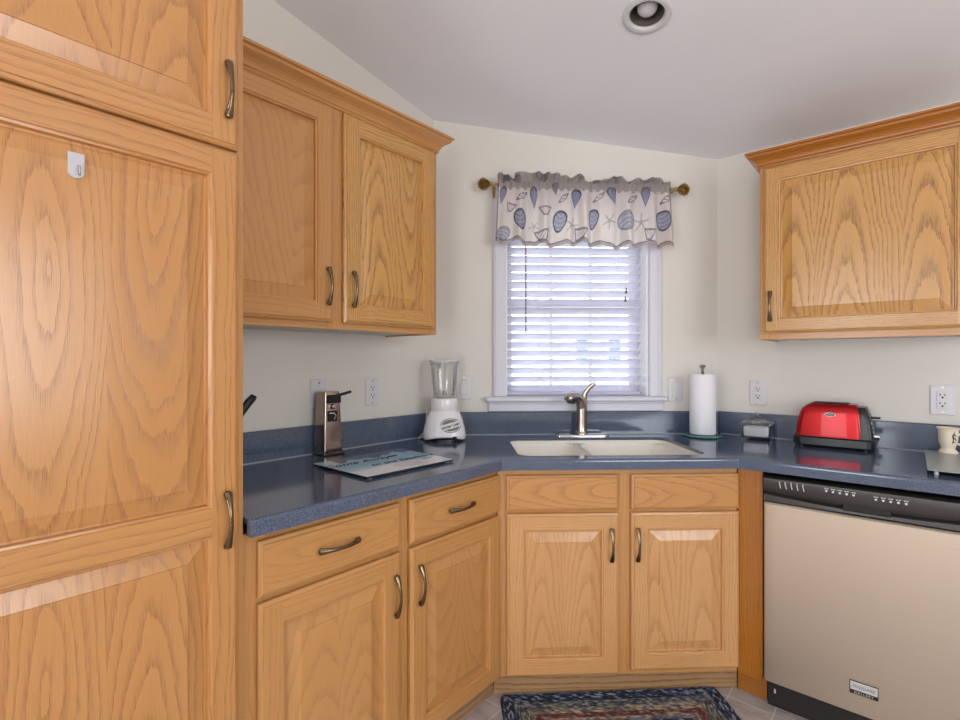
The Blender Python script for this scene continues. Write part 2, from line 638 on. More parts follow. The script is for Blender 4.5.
def text_part(name, body, size, mat, par, origin, right, up, depth=0.0006, align='CENTER', shear=0.0, spacing=1.0, label=None, bold=0.0):
    """lettering built as a raised mesh; origin/right/up in the frame coordinates of the thing"""
    cu = bpy.data.curves.new(name, 'FONT')
    cu.body = body
    cu.size = size
    cu.extrude = depth
    cu.offset = bold
    cu.align_x = align
    cu.align_y = 'CENTER'
    cu.shear = shear
    cu.space_character = spacing
    cu.resolution_u = 3
    t = bpy.data.objects.new(name + '_curve', cu)
    COL.objects.link(t)
    dg = bpy.context.evaluated_depsgraph_get()
    me = bpy.data.meshes.new_from_object(t.evaluated_get(dg))
    bpy.data.objects.remove(t, do_unlink=True)
    root = par
    while root.parent is not None:
        root = root.parent
    b = Vector(BASE[root.name])
    rx, uz = Vector(right).normalized(), Vector(up).normalized()
    nz = rx.cross(uz)
    mt = Matrix((rx, uz, nz)).transposed().to_4x4()
    mt.translation = Vector(origin) - b
    me.transform(mt)
    me.materials.clear()
    me.materials.append(mat)
    me.name = name
    o = bpy.data.objects.new(name, me)
    COL.objects.link(o)
    o.parent = par
    if label:
        o['label'] = label
    return o


def ceil_z(y):
    return 2.268 + 0.175 * (YR - y)


# ------------------------------------------------------------------ room shell
XF, YB = 4.3, -2.62
mb = MB()
mb.box(-0.3, XF + 0.2, YB - 0.2, 3.2, -0.12, 0.0, 0)
single('floor', mb, M['floor'], FW, (0, 0, 0), kind='structure')
mb = MB()
x0, x1, ya, yb = -0.3, XF + 0.2, YB - 0.2, 3.2
top = 0.1
lo = [(x0, ya, ceil_z(ya)), (x1, ya, ceil_z(ya)), (x1, yb, ceil_z(yb)), (x0, yb, ceil_z(yb))]
hi = [(p[0], p[1], p[2] + top) for p in lo]
LX, LY, LR = 1.077, 1.667, 0.061            # hole for the recessed lamp
holes = [(LX + LR * math.cos(2 * PI * k / 32), LY + LR * math.sin(2 * PI * k / 32)) for k in range(32)]
bm = bmesh.new()
ov = [bm.verts.new(p) for p in lo]
hv = [bm.verts.new((p[0], p[1], ceil_z(p[1]))) for p in holes]
ee = [bm.edges.new((ov[i], ov[(i + 1) % 4])) for i in range(4)] + [bm.edges.new((hv[i], hv[(i + 1) % 32])) for i in range(32)]
bmesh.ops.triangle_fill(bm, edges=ee, use_beauty=True, normal=(0, 0, -1))
for f in bm.faces:
    mb.face([v.co[:] for v in (f.verts if f.normal.z < 0 else reversed(f.verts))])
bm.free()
mb.face(hi)
for i in range(4):
    j = (i + 1) % 4
    mb.face([lo[i], lo[j], hi[j], hi[i]])
for i in range(32):
    j = (i + 1) % 32
    a, b = holes[i], holes[j]
    za, zb = ceil_z(a[1]), ceil_z(b[1])
    mb.face([(a[0], a[1], za), (a[0], a[1], za + top), (b[0], b[1], zb + top), (b[0], b[1], zb)])
single('ceiling', mb, M['ceiling'], FW, (0, 0, 0), kind='structure')

mb = MB()
mb.box(YB - 0.12, CA[1] + 0.02, 0.0, 0.14, 0, 3.35, 0)
single('wall_left', mb, M['wall'], FL, (0, 0, 0), kind='structure')
WT = 0.17                                   # window wall thickness
OS0, OS1, OZ0, OZ1 = 0.358, 1.062, 1.085, 1.99
mb = MB()
mb.box(SO, OS0, 0.0, WT, 0, 2.75, 0)
mb.box(OS1, WLEN + SO, 0.0, WT, 0, 2.75, 0)
mb.box(OS0, OS1, 0.0, WT, 0, OZ0, 0)
mb.box(OS0, OS1, 0.0, WT, OZ1, 2.75, 0)
single('wall_window', mb, M['wall'], FD, (0, 0, 0), kind='structure')
mb = MB()
mb.box(CB[0] - 0.01, XF + 0.12, 0.0, 0.14, 0, 2.6, 0)
single('wall_right', mb, M['wall'], FR, (0, 0, 0), kind='structure')
# walls behind the camera, with the window and door openings the daylight comes through
mb = MB()
wy0, wy1 = YB - 0.12, YB
for xa, xb, za, zb in ((-0.14, 0.7, 0, 3.4), (1.6, 2.3, 0, 3.4), (3.4, XF + 0.12, 0, 3.4), (0.7, 1.6, 0, 0.5),
                       (0.7, 1.6, 2.3, 3.4), (2.3, 3.4, 2.2, 3.4)):
    mb.box(xa, xb, wy0, wy1, za, zb, 0)
single('wall_rear', mb, M['wall'], FW, (0, 0, 0), kind='structure')
mb = MB()
for xa, xb, za, zb in ((YB, -0.6, 0, 3.4), (0.9, YR, 0, 3.4), (-0.6, 0.9, 0, 0.85), (-0.6, 0.9, 2.15, 3.4)):
    mb.box(XF, XF + 0.12, xa, xb, za, zb, 0)
single('wall_side', mb, M['wall'], FW, (0, 0, 0), kind='structure')

# ------------------------------------------------------------------ window
wroot = bpy.data.objects.new('window_1', None)
COL.objects.link(wroot)
wroot.location = FD.w((0.7, 0, OZ0))
wroot.rotation_euler = (0, 0, DANG)
BASE[wroot.name] = (0.7, 0, OZ0)
tag(wroot, kind='structure')
mb = MB()
cw = 0.061
mb.box(OS0 - cw, OS0, -0.018, 0.0, 1.097, OZ1 + cw, 0.003)
mb.box(OS1, OS1 + cw, -0.018, 0.0, 1.097, OZ1 + cw, 0.003)
mb.box(OS0, OS1, -0.018, 0.0, OZ1, OZ1 + cw, 0.003)
for s0 in (OS0 - cw + 0.008, OS1 + cw - 0.02):
    mb.box(s0, s0 + 0.012, -0.023, -0.017, 1.097, OZ1 + cw - 0.01, 0.003)
part('window_casing', mb, M['white_trim'], wroot)
mb = MB()
mb.box(OS0 - 0.098, OS1 + cw + 0.018, -0.05, 0.0, 1.074, 1.097, 0.006)
mb.box(OS0, OS1, 0.0, WT - 0.03, 1.082, 1.097, 0.001)
part('window_stool', mb, M['white_trim'], wroot)
mb = MB()
mb.box(OS0 - 0.085, OS1 + cw + 0.01, -0.016, 0.0, 1.026, 1.074, 0.003)
mb.box(OS0 - 0.085, OS1 + cw + 0.01, -0.021, -0.015, 1.062, 1.074, 0.003)
part('window_apron', mb, M['white_trim'], wroot)
mb = MB()
mb.box(OS0, OS0 + 0.008, 0.0, WT, 1.097, OZ1, 0.001)
mb.box(OS1 - 0.008, OS1, 0.0, WT, 1.097, OZ1, 0.001)
mb.box(OS0, OS1, 0.0, WT, OZ1 - 0.008, OZ1, 0.001)
part('window_jamb', mb, M['window_vinyl'], wroot)
g0, g1 = 0.402, 1.008
mb = MB()
ysash = 0.125
mb.box(OS0 + 0.008, g0, ysash, ysash + 0.035, 1.097, OZ1 - 0.008, 0.003)
mb.box(g1, OS1 - 0.008, ysash, ysash + 0.035, 1.097, OZ1 - 0.008, 0.003)
mb.box(g0, g1, ysash, ysash + 0.035, 1.097, 1.130, 0.003)
mb.box(g0, g1, ysash - 0.006, ysash + 0.035, 1.525, 1.57, 0.003)
mb.box(g0, g1, ysash, ysash + 0.035, 1.94, OZ1 - 0.008, 0.003)
part('window_sash', mb, M['window_vinyl'], wroot)
mb = MB()
for s in (0.606, 0.812):
    mb.box(s - 0.0085, s + 0.0085, ysash + 0.012, ysash + 0.022, 1.12, 1.945, 0.002)
part('window_muntin', mb, M['window_vinyl'], wroot)
mb = MB()
mb.box(g0 - 0.004, g1 + 0.004, ysash + 0.015, ysash + 0.019, 1.115, 1.95, 0)


def mk_pane():
    k = NT('window_pane')
    gl = k.n('ShaderNodeBsdfGlossy')
    gl.inputs['Roughness'].default_value = 0.02
    tr = k.n('ShaderNodeBsdfTransparent')
    fr = k.n('ShaderNodeFresnel')
    fr.inputs[0].default_value = 1.45
    mx = k.n('ShaderNodeMixShader')
    k.l(fr.outputs[0], mx.inputs[0])
    k.l(tr.outputs[0], mx.inputs[1])
    k.l(gl.outputs[0], mx.inputs[2])
    k.l(mx.outputs[0], k.t.nodes['Material Output'].inputs[0])
    return k.m


part('window_glass', mb, mk_pane(), wroot)

# ------------------------------------------------------------------ what lies outside
mb = MB()
mb.box(-30, 20, 4.5, 40, -0.6, -0.5, 0)
mb.v = [(a, b, c) for a, b, c in mb.v]
single('lawn', mb, M['lawn'], FW, (0, 0, 0), kind='structure')
hs = thing('neighbour_house', 'pale house with blue window shutters glimpsed outside through the blinds', 'house', FD, (3.0, 9.5, -0.5))
mb = MB()
mb.box(-3.0, 9.0, 9.5, 13.5, -0.5, 3.2, 0.01)
part('house_wall', mb, M['siding'], hs)
mb = MB()
for i in range(2):
    mb.box(-3.3, 9.3, 9.2 if i == 0 else 11.4, 11.6 if i == 0 else 13.8, 3.2, 3.5, 0.01)
mb.face([(-3.3, 9.1, 3.3), (9.3, 9.1, 3.3), (9.3, 11.5, 5.0), (-3.3, 11.5, 5.0)])
mb.face([(9.3, 13.9, 3.3), (-3.3, 13.9, 3.3), (-3.3, 11.5, 5.0), (9.3, 11.5, 5.0)])
part('house_roof', mb, M['siding'], hs)


def hpt(u, v, y):       # a point of the house front along a sight line of the photograph
    d = Vector((-math.sin(R(40.5)), math.cos(R(40.5)), 0)) + Vector((math.cos(R(40.5)), math.sin(R(40.5)), 0)) * ((u - 480) / 505) + Vector((0, 0, (361 - v) / 505))
    o = Vector((CAMX - CA[0], -CA[1], CAMZ))
    n = Vector((-math.sin(DANG), math.cos(DANG), 0))
    k = (y - o.dot(n)) / d.dot(n)
    p = o + d * k
    return p.dot(Vector((math.cos(DANG), math.sin(DANG), 0))), p.z


for ua, ub in ((577, 587.5), (610, 621)):
    (sa, zt), (sb_, zb) = hpt(ua, 336, 9.45), hpt(ub, 363, 9.45)
    mb = MB()
    mb.box(sa, sb_, 9.44, 9.52, zb, zt, 0.005)
    part('shutter', mb, M['shutter_blue'], hs)
(sa, zt), (sb_, zb) = hpt(588.5, 337, 9.45), hpt(609, 362, 9.45)
mb = MB()
mb.box(sa, sb_, 9.45, 9.52, zb, zt, 0.005)
part('house_window', mb, M['dim_glass'], hs)

# ------------------------------------------------------------------ cabinet joinery
SW = 0.058                                  # stile width


def rect_ring(mb, rect, prof, mode, bid, off, bounds=None, m=0):
    """prof: list of (inset, d).  rect = (x0,x1,z0,z1).  y = -d.
    mode 'frame': grain follows the side, 'panel': grain vertical, boards split at bounds."""
    x0, x1, z0, z1 = rect
    for (i0, d0), (i1, d1) in zip(prof[:-1], prof[1:]):
        A0 = (x0 + i0, x1 - i0, z0 + i0, z1 - i0)
        A1 = (x0 + i1, x1 - i1, z0 + i1, z1 - i1)
        xs0, xs1 = [A0[0]], [A1[0]]
        for bx in (bounds or []):
            if A1[0] < bx < A1[1]:
                xs0.append(bx)
                xs1.append(bx)
        xs0.append(A0[1])
        xs1.append(A1[1])
        quads = []
        for k in range(len(xs0) - 1):
            quads.append(('h', k, [(xs0[k], -d0, A0[2]), (xs0[k + 1], -d0, A0[2]), (xs1[k + 1], -d1, A1[2]), (xs1[k], -d1, A1[2])]))
            quads.append(('h', k, [(xs0[k + 1], -d0, A0[3]), (xs0[k], -d0, A0[3]), (xs1[k], -d1, A1[3]), (xs1[k + 1], -d1, A1[3])]))
        quads.append(('v', 0, [(A0[0], -d0, A0[3]), (A0[0], -d0, A0[2]), (A1[0], -d1, A1[2]), (A1[0], -d1, A1[3])]))
        quads.append(('v', len(xs0) - 2, [(A0[1], -d0, A0[2]), (A0[1], -d0, A0[3]), (A1[1], -d1, A1[3]), (A1[1], -d1, A1[2])]))
        for side, k, q in quads:
            if mode == 'panel':
                o, b = off[k], bid[k]
                mb.face(q, [(p[0] - o[0], p[2] - o[1]) for p in q], b, m)
            elif side == 'v':
                mb.face(q, [(p[0] + off[0], p[2] + off[1]) for p in q], bid, m)
            else:
                mb.face(q, [(p[2] + off[0], p[0] + off[1]) for p in q], bid, m)


def rail_off():
    return (random.choice((-1, 1)) * random.uniform(2.6, 3.4), random.uniform(-1.5, 0.3))


EDGE = [(0.0, 0.0045), (0.0, 0.0125), (0.0025, 0.0150), (0.0085, 0.0172), (0.0100, 0.0200)]
T = 0.020


def raised_panel(mb, rect, d0, centers=None, bounds=None):
    x0, x1, z0, z1 = rect
    w = x1 - x0
    if bounds is None:
        nb = 1 if w < 0.22 else (2 if w < 0.42 else 3)
        bounds = [x0 + w * (k + 1) / nb + random.uniform(-.03, .03) for k in range(nb - 1)]
    nb = len(bounds) + 1
    ed = [x0] + list(bounds) + [x1]
    if centers is None:
        centers = []
        for k in range(nb):
            cx = (ed[k] + ed[k + 1]) / 2 + random.uniform(-.03, .03)
            centers.append((cx, random.choice((z0 - random.uniform(.3, .8), z1 + random.uniform(.3, .8), z0 - random.uniform(0.1, 0.3)))))
    bids = [random.random() for _ in range(nb)]
    prof = [(0.0, d0 - 0.0135), (0.004, d0 - 0.0138), (0.038, d0 - 0.0042), (0.0385, d0 - 0.0022), (0.041, d0 - 0.0020)]
    rect_ring(mb, rect, prof, 'panel', bids, centers, bounds)
    i = 0.041
    ed2 = [x0 + i] + list(bounds) + [x1 - i]
    for k in range(nb):
        q = [(ed2[k], -(d0 - .002), z0 + i), (ed2[k + 1], -(d0 - .002), z0 + i), (ed2[k + 1], -(d0 - .002), z1 - i), (ed2[k], -(d0 - .002), z1 - i)]
        mb.face(q, [(p[0] - centers[k][0], p[2] - centers[k][1]) for p in q], bids[k])


def make_door(par, x0, x1, z0, z1, d0, name='door', mids=(), spec=None, sw=SW, mat='oak'):
    """frame and raised panel door; back face at depth d0 from the wall"""
    mb = MB()
    D = d0 + T
    rect_ring(mb, (x0, x1, z0, z1), [(i, d0 + d) for i, d in EDGE], 'frame', random.random(), rail_off())
    i = EDGE[-1][0]
    # stiles
    for a, b in ((x0 + i, x0 + sw), (x1 - sw, x1 - i)):
        o, bd = rail_off(), random.random()
        q = [(a, -D, z0 + i), (b, -D, z0 + i), (b, -D, z1 - i), (a, -D, z1 - i)]
        mb.face(q, [(p[0] + o[0], p[2] + o[1]) for p in q], bd)
    zs = [z0 + i]
    cuts = [(z0 + i, z0 + sw)] + [(m0, m1) for m0, m1 in mids] + [(z1 - sw, z1 - i)]
    for a, b in cuts:
        o, bd = rail_off(), random.random()
        q = [(x0 + sw, -D, a), (x1 - sw, -D, a), (x1 - sw, -D, b), (x0 + sw, -D, b)]
        mb.face(q, [(p[2] + o[0], p[0] + o[1]) for p in q], bd)
    for k in range(len(cuts) - 1):
        op = (x0 + sw, x1 - sw, cuts[k][1], cuts[k + 1][0])
        rect_ring(mb, op, [(0, D), (0.002, D - 0.003), (0.0065, D - 0.0038), (0.0085, D - 0.0135)], 'frame', random.random(), rail_off())
        pr = (op[0] + .0085, op[1] - .0085, op[2] + .0085, op[3] - .0085)
        sp = spec[k] if spec else {}
        raised_panel(mb, pr, D, **sp)
    # back
    mb.face([(x1, -d0 - .0045, z0), (x0, -d0 - .0045, z0), (x0, -d0 - .0045, z1), (x1, -d0 - .0045, z1)])
    mb.box((x0 + x1) / 2 - .03, (x0 + x1) / 2 + .03, -d0 - .0046, -d0 + .0002, (z0 + z1) / 2 - .02, (z0 + z1) / 2 + .02, 0)
    return part(name, mb, M[mat], par)


def make_drawer(par, x0, x1, z0, z1, d0, name='drawer', mat='oak'):
    mb = MB()
    D = d0 + T
    o = (-(z0 + z1) / 2 + random.uniform(-.03, .03), random.uniform(-1.5, -0.5))
    bd = random.random()
    rect_ring(mb, (x0, x1, z0, z1), [(i, d0 + d) for i, d in EDGE], 'frame', bd, rail_off())
    i = EDGE[-1][0]
    q = [(x0 + i, -D, z0 + i), (x1 - i, -D, z0 + i), (x1 - i, -D, z1 - i), (x0 + i, -D, z1 - i)]
    mb.face(q, [(p[2] + o[0], p[0] + o[1]) for p in q], bd)
    mb.face([(x1, -d0 - .0045, z0), (x0, -d0 - .0045, z0), (x0, -d0 - .0045, z1), (x1, -d0 - .0045, z1)])
    mb.box((x0 + x1) / 2 - .03, (x0 + x1) / 2 + .03, -d0 - .0046, -d0 + .0002, (z0 + z1) / 2 - .02, (z0 + z1) / 2 + .02, 0)
    return part(name, mb, M[mat], par)


def make_handle(par, x, z, d, vertical=True, L=0.124, name='handle'):
    mb = MB()
    n = 33
    path, rad = [], []
    for i in range(n):
        t = -1 + 2 * i / (n - 1)
        out = 0.0045 + 0.021 * max(0.0, math.cos(PI / 2 * t)) ** 0.85
        al = t * L / 2
        path.append((x, -d - out, z + al) if vertical else (x + al, -d - out, z))
        e = abs(t)
        w = 0.0044 + 0.0050 * e ** 2.0
        if e > 0.93:
            w *= math.sqrt(max(0.05, 1 - ((e - 0.93) / 0.075) ** 2))
        rad.append((w, w * 0.72))
    ref = (0, -1, 0)
    mb.sweep(path, rad, 24, ref, flute=lambda f, a: 0.13 * max(0.0, abs(2 * f - 1) - 0.25) * math.cos(7 * a))
    for sg in (-1, 1):
        al = sg * L * 0.44
        p0 = (x, -d + 0.0, z + al) if vertical else (x + al, -d + 0.0, z)
        p1 = (x, -d - 0.008, z + al) if vertical else (x + al, -d - 0.008, z)
        mb.sweep([p0, p1], 0.005, 12, (1, 0, 0) if vertical else (0, 0, 1))
    return part(name, mb, M['brass'], par)


def crown(mb, xa, xb, D, z0, end, h=0.055, out=0.05):
    """crown moulding with a mitred return at the free end ('right' or 'left')"""
    pr = [(0.0, 0.0), (0.006, 0.0), (0.008, 0.005), (0.006, 0.008), (0.010, 0.011), (0.012, 0.016), (0.017, 0.023), (0.024, 0.029),
          (0.033, 0.034), (0.040, 0.038), (0.042, 0.042), (0.042, 0.046), (0.050, 0.048), (0.050, 0.055), (0.0, 0.055)]
    pr = [(o * out / 0.05, z * h / 0.055) for o, z in pr]
    o_, b_ = rail_off(), random.random()
    L = 0.0
    for (o0, h0), (o1, h1) in zip(pr[:-1], pr[1:]):
        if end == 'right':
            rows = [[(xa, -(D + o), z0 + hh), (xb + o, -(D + o), z0 + hh), (xb + o, -0.002, z0 + hh)] for o, hh in ((o0, h0), (o1, h1))]
        else:
            rows = [[(xa - o, -0.002, z0 + hh), (xa - o, -(D + o), z0 + hh), (xb, -(D + o), z0 + hh)] for o, hh in ((o0, h0), (o1, h1))]
        for k in range(2):
            q = [rows[0][k], rows[0][k + 1], rows[1][k + 1], rows[1][k]]
            ln = math.hypot(o1 - o0, h1 - h0)
            al = 0 if (k == (0 if end == 'right' else 1)) else 1
            uvs = [(L + o_[0], q[0][al] + o_[1]), (L + o_[0], q[1][al] + o_[1]), (L + ln + o_[0], q[2][al] + o_[1]), (L + ln + o_[0], q[3][al] + o_[1])]
            mb.face(q, uvs, b_)
        L += math.hypot(o1 - o0, h1 - h0)
    # end cap where the run is cut
    if end == 'right':
        mb.face([(xa, -(D + o), z0 + hh) for o, hh in pr])
    else:
        mb.face([(xb, -(D + o), z0 + hh) for o, hh in reversed(pr)])


def face_frame(par, x0, x1, z0, z1, d0, stiles, rails, mat='oak'):
    """stiles: list of (xa,xb); rails: list of (xa,xb,za,zb)"""
    mb = MB()
    for a, b in stiles:
        mb.box(a, b, -(d0 + 0.019), -d0, z0, z1, 0.0008, 'z')
    for a, b, c, d in rails:
        mb.box(a, b, -(d0 + 0.0187), -d0, c, d, 0.0008, 'x')
    return part('face_frame', mb, M[mat], par)


# ------------------------------------------------------------------ tall pantry
PD = 0.61
px0, px1 = -0.085, 0.520
pt = thing('pantry_cabinet', 'tall oak pantry cabinet filling the left edge, with two stacked doors', 'cabinet', FL, (0.22, -0.3, 0))
mb = MB()
mb.box(px0, px1, -(PD - 0.019), -0.002, 0.10, 2.30, 0.001, 'z')
mb.box(px0, px1, -(PD - 0.09), -0.002, 0.0, 0.10, 0.001, 'x')
part('cabinet_body', mb, M['oak'], pt)
face_frame(pt, px0, px1, 0.10, 2.30, PD - 0.019, [(px0, px0 + 0.045), (px1 - 0.045, px1)],
           [(px0 + .045, px1 - .045, 0.10, 0.14), (px0 + .045, px1 - .045, 1.70, 1.76), (px0 + .045, px1 - .045, 2.22, 2.30)])
ud = make_door(pt, -0.065, 0.504, 1.735, 2.245, PD, mat='oak_broad', spec=[dict(bounds=[0.085, 0.27], centers=[(0.0, 1.35), (0.19, 1.3), (0.385, 1.38)])])
make_handle(ud, 0.477, 1.857, PD + T)
ld = make_door(pt, -0.065, 0.504, 0.125, 1.729, PD, mat='oak_broad', mids=[(0.898, 0.957)],
               spec=[dict(bounds=[0.075, 0.262], centers=[(-0.03, 0.62), (0.175, 0.70), (0.335, 0.45)]),
                     dict(bounds=[0.075, 0.262], centers=[(0.0, 1.5), (0.17, 1.42), (0.35, 1.62)])])
make_handle(ld, 0.475, 0.927, PD + T)

# adhesive hook on the pantry door
hk = thing('adhesive_hook', 'small pale grey adhesive hook stuck high on the tall pantry door', 'hook', FL, (0.2155, -(PD + T) + 0.002, 1.617))
mb = MB()
n = 14
out = [(0.204, 1.639), (0.2275, 1.639)] + [(0.2158 + 0.0117 * math.cos(-a), 1.606 + 0.0117 * math.sin(-a)) for a in [PI * k / n for k in range(n + 1)]]
dd = PD + T - 0.002
f0 = [(x, -(dd + 0.0045), z) for x, z in reversed(out)]
mb.face(f0[::-1] if False else f0[::-1])
for i in range(len(out)):
    a, b = out[i], out[(i + 1) % len(out)]
    mb.face([(a[0], -dd, a[1]), (a[0], -(dd + .0045), a[1]), (b[0], -(dd + .0045), b[1]), (b[0], -dd, b[1])])
part('hook_plate', mb, M['adhesive'], hk, weld=True)
mb = MB()
mb.sweep([(0.219, -(dd + .003), 1.618), (0.219, -(dd + .010), 1.614), (0.219, -(dd + .012), 1.606), (0.219, -(dd + .012), 1.601), (0.219, -(dd + .015), 1.5985)], 0.0018, 10, (1, 0, 0))
part('hook_wire', mb, M['chrome'], hk)

# ------------------------------------------------------------------ left wall cabinet
UD = 0.305
uz0, uz1 = 1.375, 2.115
ux0, ux1 = 0.535, 1.430
uc = thing('wall_cabinet', 'two-door oak wall cabinet with crown moulding left of the window', 'cabinet', FL, (0.98, -0.15, uz0), 'oak wall cabinets')
mb = MB()
mb.box(ux0, ux1, -(UD - 0.019), -0.001, uz0 + 0.012, uz1, 0.001, 'z')
mb.box(ux1 - 0.014, ux1, -(UD - 0.019), -0.001, uz0, uz0 + 0.012, 0.0005, 'y')
part('cabinet_body', mb, M['oak'], uc)
mb = MB()
mb.box(ux0, ux1 - 0.014, -(UD - 0.02), -0.001, uz0 + 0.006, uz0 + 0.0119, 0, 'x')
part('bottom_panel', mb, M['melamine'], uc)
face_frame(uc, ux0, ux1, uz0, uz1, UD - 0.019, [(ux0, ux0 + .04), (0.93, 1.0), (ux1 - .045, ux1)],
           [(ux0 + .04, 0.93, uz0, uz0 + .04), (1.0, ux1 - .045, uz0, uz0 + .04), (ux0 + .04, 0.93, uz1 - .06, uz1), (1.0, ux1 - .045, uz1 - .06, uz1)])
d1 = make_door(uc, 0.545, 0.944, 1.397, 2.100, UD, spec=[dict(bounds=[0.80], centers=[(0.55, 0.5), (0.86, 0.2)])])
make_handle(d1, 0.922, 1.512, UD + T)
d2 = make_door(uc, 0.986, 1.405, 1.397, 2.100, UD, spec=[dict(bounds=[1.20], centers=[(1.125, -0.4), (1.275, 4.0)])], mat='oak_fine')
make_handle(d2, 1.018, 1.511, UD + T)
mb = MB()
crown(mb, ux0 - 0.012, ux1, UD, 2.105, 'right', 0.062, 0.052)
part('crown_moulding', mb, M['oak'], uc)

# ------------------------------------------------------------------ right wall cabinet
rz0, rz1 = 1.358, 2.085
rx0, rx1 = 1.277, 1.950
rc = thing('wall_cabinet', 'single-door oak wall cabinet hanging right of the window, above the red toaster', 'cabinet', FR, (1.61, -0.15, rz0), 'oak wall cabinets')
mb = MB()
mb.box(rx0, rx1, -(UD - 0.019), -0.001, rz0 + 0.012, rz1, 0.001, 'z')
mb.box(rx0, rx0 + 0.014, -(UD - 0.019), -0.001, rz0, rz0 + 0.012, 0.0005, 'y')
part('cabinet_body', mb, M['oak'], rc)
mb = MB()
mb.box(rx0 + 0.014, rx1, -(UD - 0.02), -0.001, rz0 + 0.006, rz0 + 0.0119, 0, 'x')
part('bottom_panel', mb, M['melamine'], rc)
face_frame(rc, rx0, rx1, rz0, rz1, UD - 0.019, [(rx0, rx0 + .04), (rx1 - .04, rx1)],
           [(rx0 + .04, rx1 - .04, rz0, rz0 + .04), (rx0 + .04, rx1 - .04, rz1 - .06, rz1)])
d3 = make_door(rc, 1.293, 1.932, 1.384, 2.064, UD, sw=0.055,
               spec=[dict(bounds=[1.47, 1.735], centers=[(1.40, -0.5), (1.58, -0.9), (1.80, -0.6)])], mat='oak_fine')
make_handle(d3, 1.3195, 1.493, UD + T)
mb = MB()
crown(mb, rx0, rx1 + 0.012, UD, 2.070, 'left', 0.062, 0.047)
part('crown_moulding', mb, M['oak_deep'], rc)

# ------------------------------------------------------------------ base cabinets
BD = 0.60
bz0, bz1 = 0.10, 0.874
sK = (0.545 - 0.527 * math.sin(DANG)) / math.cos(DANG)
yK = CA[1] + sK * math.sin(DANG) - 0.527 * math.cos(DANG)
yc = CA[1] + BD * (1 - math.sin(DANG)) / math.cos(DANG) * math.sin(DANG) - BD * math.cos(DANG)                                  # where left and diagonal face frames meet
bc = thing('base_cabinet', 'oak base cabinet with two drawers over two doors, beside the pantry', 'cabinet', FL, (0.98, -0.3, 0), 'oak base cabinets')
mb = MB()
mb.box(0.522, yc, -(BD - 0.019), -0.002, bz0, bz1, 0.001, 'z')
part('cabinet_body', mb, M['oak'], bc)
face_frame(bc, 0.522, yc, bz0, bz1, BD - 0.019, [(0.522, 0.575), (0.955, 1.025), (yc - 0.02, yc)],
           [(0.575, .955, bz0, .14), (1.025, yc - .02, bz0, .14), (0.575, .955, .69, .735), (1.025, yc - .02, .69, .735), (0.575, .955, .84, bz1), (1.025, yc - .02, .84, bz1)])
mb = MB()
mb.box(0.522, yK - 0.0008, -0.545, -0.527, 0.0, bz0, 0.001, 'x')
part('toe_kick', mb, M['oak_kick'], bc)
dr = make_drawer(bc, 0.554, 0.977, 0.722, 0.853, BD)
make_handle(dr, 0.764, 0.789, BD + T, False)
dr = make_drawer(bc, 1.017, 1.447, 0.718, 0.853, BD)
make_handle(dr, 1.237, 0.785, BD + T, False)
dd1 = make_door(bc, 0.554, 0.977, 0.115, 0.7075, BD)
make_handle(dd1, 0.955, 0.588, BD + T)
dd2 = make_door(bc, 1.017, 1.447, 0.112, 0.7055, BD)
make_handle(dd2, 1.050, 0.589, BD + T)

s0 = (BD * (1 - math.sin(DANG))) / math.cos(DANG) + SO
s1 = (YR - BD - CA[1] + BD * math.cos(DANG)) / math.sin(DANG) + SO
sc_ = thing('sink_cabinet', 'diagonal oak sink base cabinet with two false drawer fronts under the window', 'cabinet', FD, (0.70, -0.3, 0), 'oak base cabinets')
mb = MB()
mb.box(s0 + 0.01, s1 - 0.01, -(BD - 0.02), -0.05, bz0, bz0 + 0.018, 0.001, 'x')
mb.box(s0 + 0.01, s0 + 0.026, -(BD - 0.02), -0.18, bz0 + .018, 0.70, 0.001, 'z')
mb.box(s1 - 0.026, s1 - 0.01, -(BD - 0.02), -0.18, bz0 + .018, 0.70, 0.001, 'z')
part('cabinet_body', mb, M['oak'], sc_)
face_frame(sc_, s0, s1, bz0 + 0.01, bz1, BD - 0.019, [(s0 + .002, 0.33), (0.70, 0.78), (1.12, s1 - 0.002)],
           [(0.33, .70, bz0 + .01, .145), (.78, 1.12, bz0 + .01, .145), (.33, .70, .69, .735), (.78, 1.12, .69, .735), (.33, .70, .835, bz1), (.78, 1.12, .835, bz1)])
mb = MB()
mb.box(sK + SO + 0.0008, s1 + 0.040, -0.527, -0.509, 0.0, bz0 + 0.0098, 0.001, 'x')
part('toe_kick', mb, M['oak_kick'], sc_)
make_drawer(sc_, 0.305, 0.720, 0.7215, 0.8525, BD, 'false_drawer_front', mat='oak_broad')
make_drawer(sc_, 0.766, 1.172, 0.7225, 0.8525, BD, 'false_drawer_front', mat='oak_broad')
dA = make_door(sc_, 0.307, 0.720, 0.118, 0.711, BD, spec=[dict(bounds=[0.52], centers=[(0.44, -1.6), (0.60, -1.9)])], mat='oak_pale')
make_handle(dA, 0.690, 0.596, BD + T)
dB = make_door(sc_, 0.766, 1.172, 0.130, 0.711, BD, spec=[dict(bounds=[0.93], centers=[(0.86, -1.8), (1.04, -2.3)])], mat='oak_pale')
make_handle(dB, 0.787, 0.596, BD + T)

xk = (s1 - SO) * math.cos(DANG) + BD * math.sin(DANG)
mb = MB()
mb.box(xk + 0.0008, 1.347, -BD, -BD + 0.022, 0.105, bz1, 0.0012, 'z')
fp = thing('filler_panel', 'narrow amber oak filler panel between sink cabinet and dishwasher', 'panel', FR, (1.295, -BD + .011, 0.0))
part('panel_board', mb, M['oak_deep'], fp)
mb = MB()
mb.box(xk - 0.016, 1.347, -0.527, -0.509, 0.0, 0.105, 0.001, 'x')
part('toe_kick', mb, M['oak_deep'], fp)

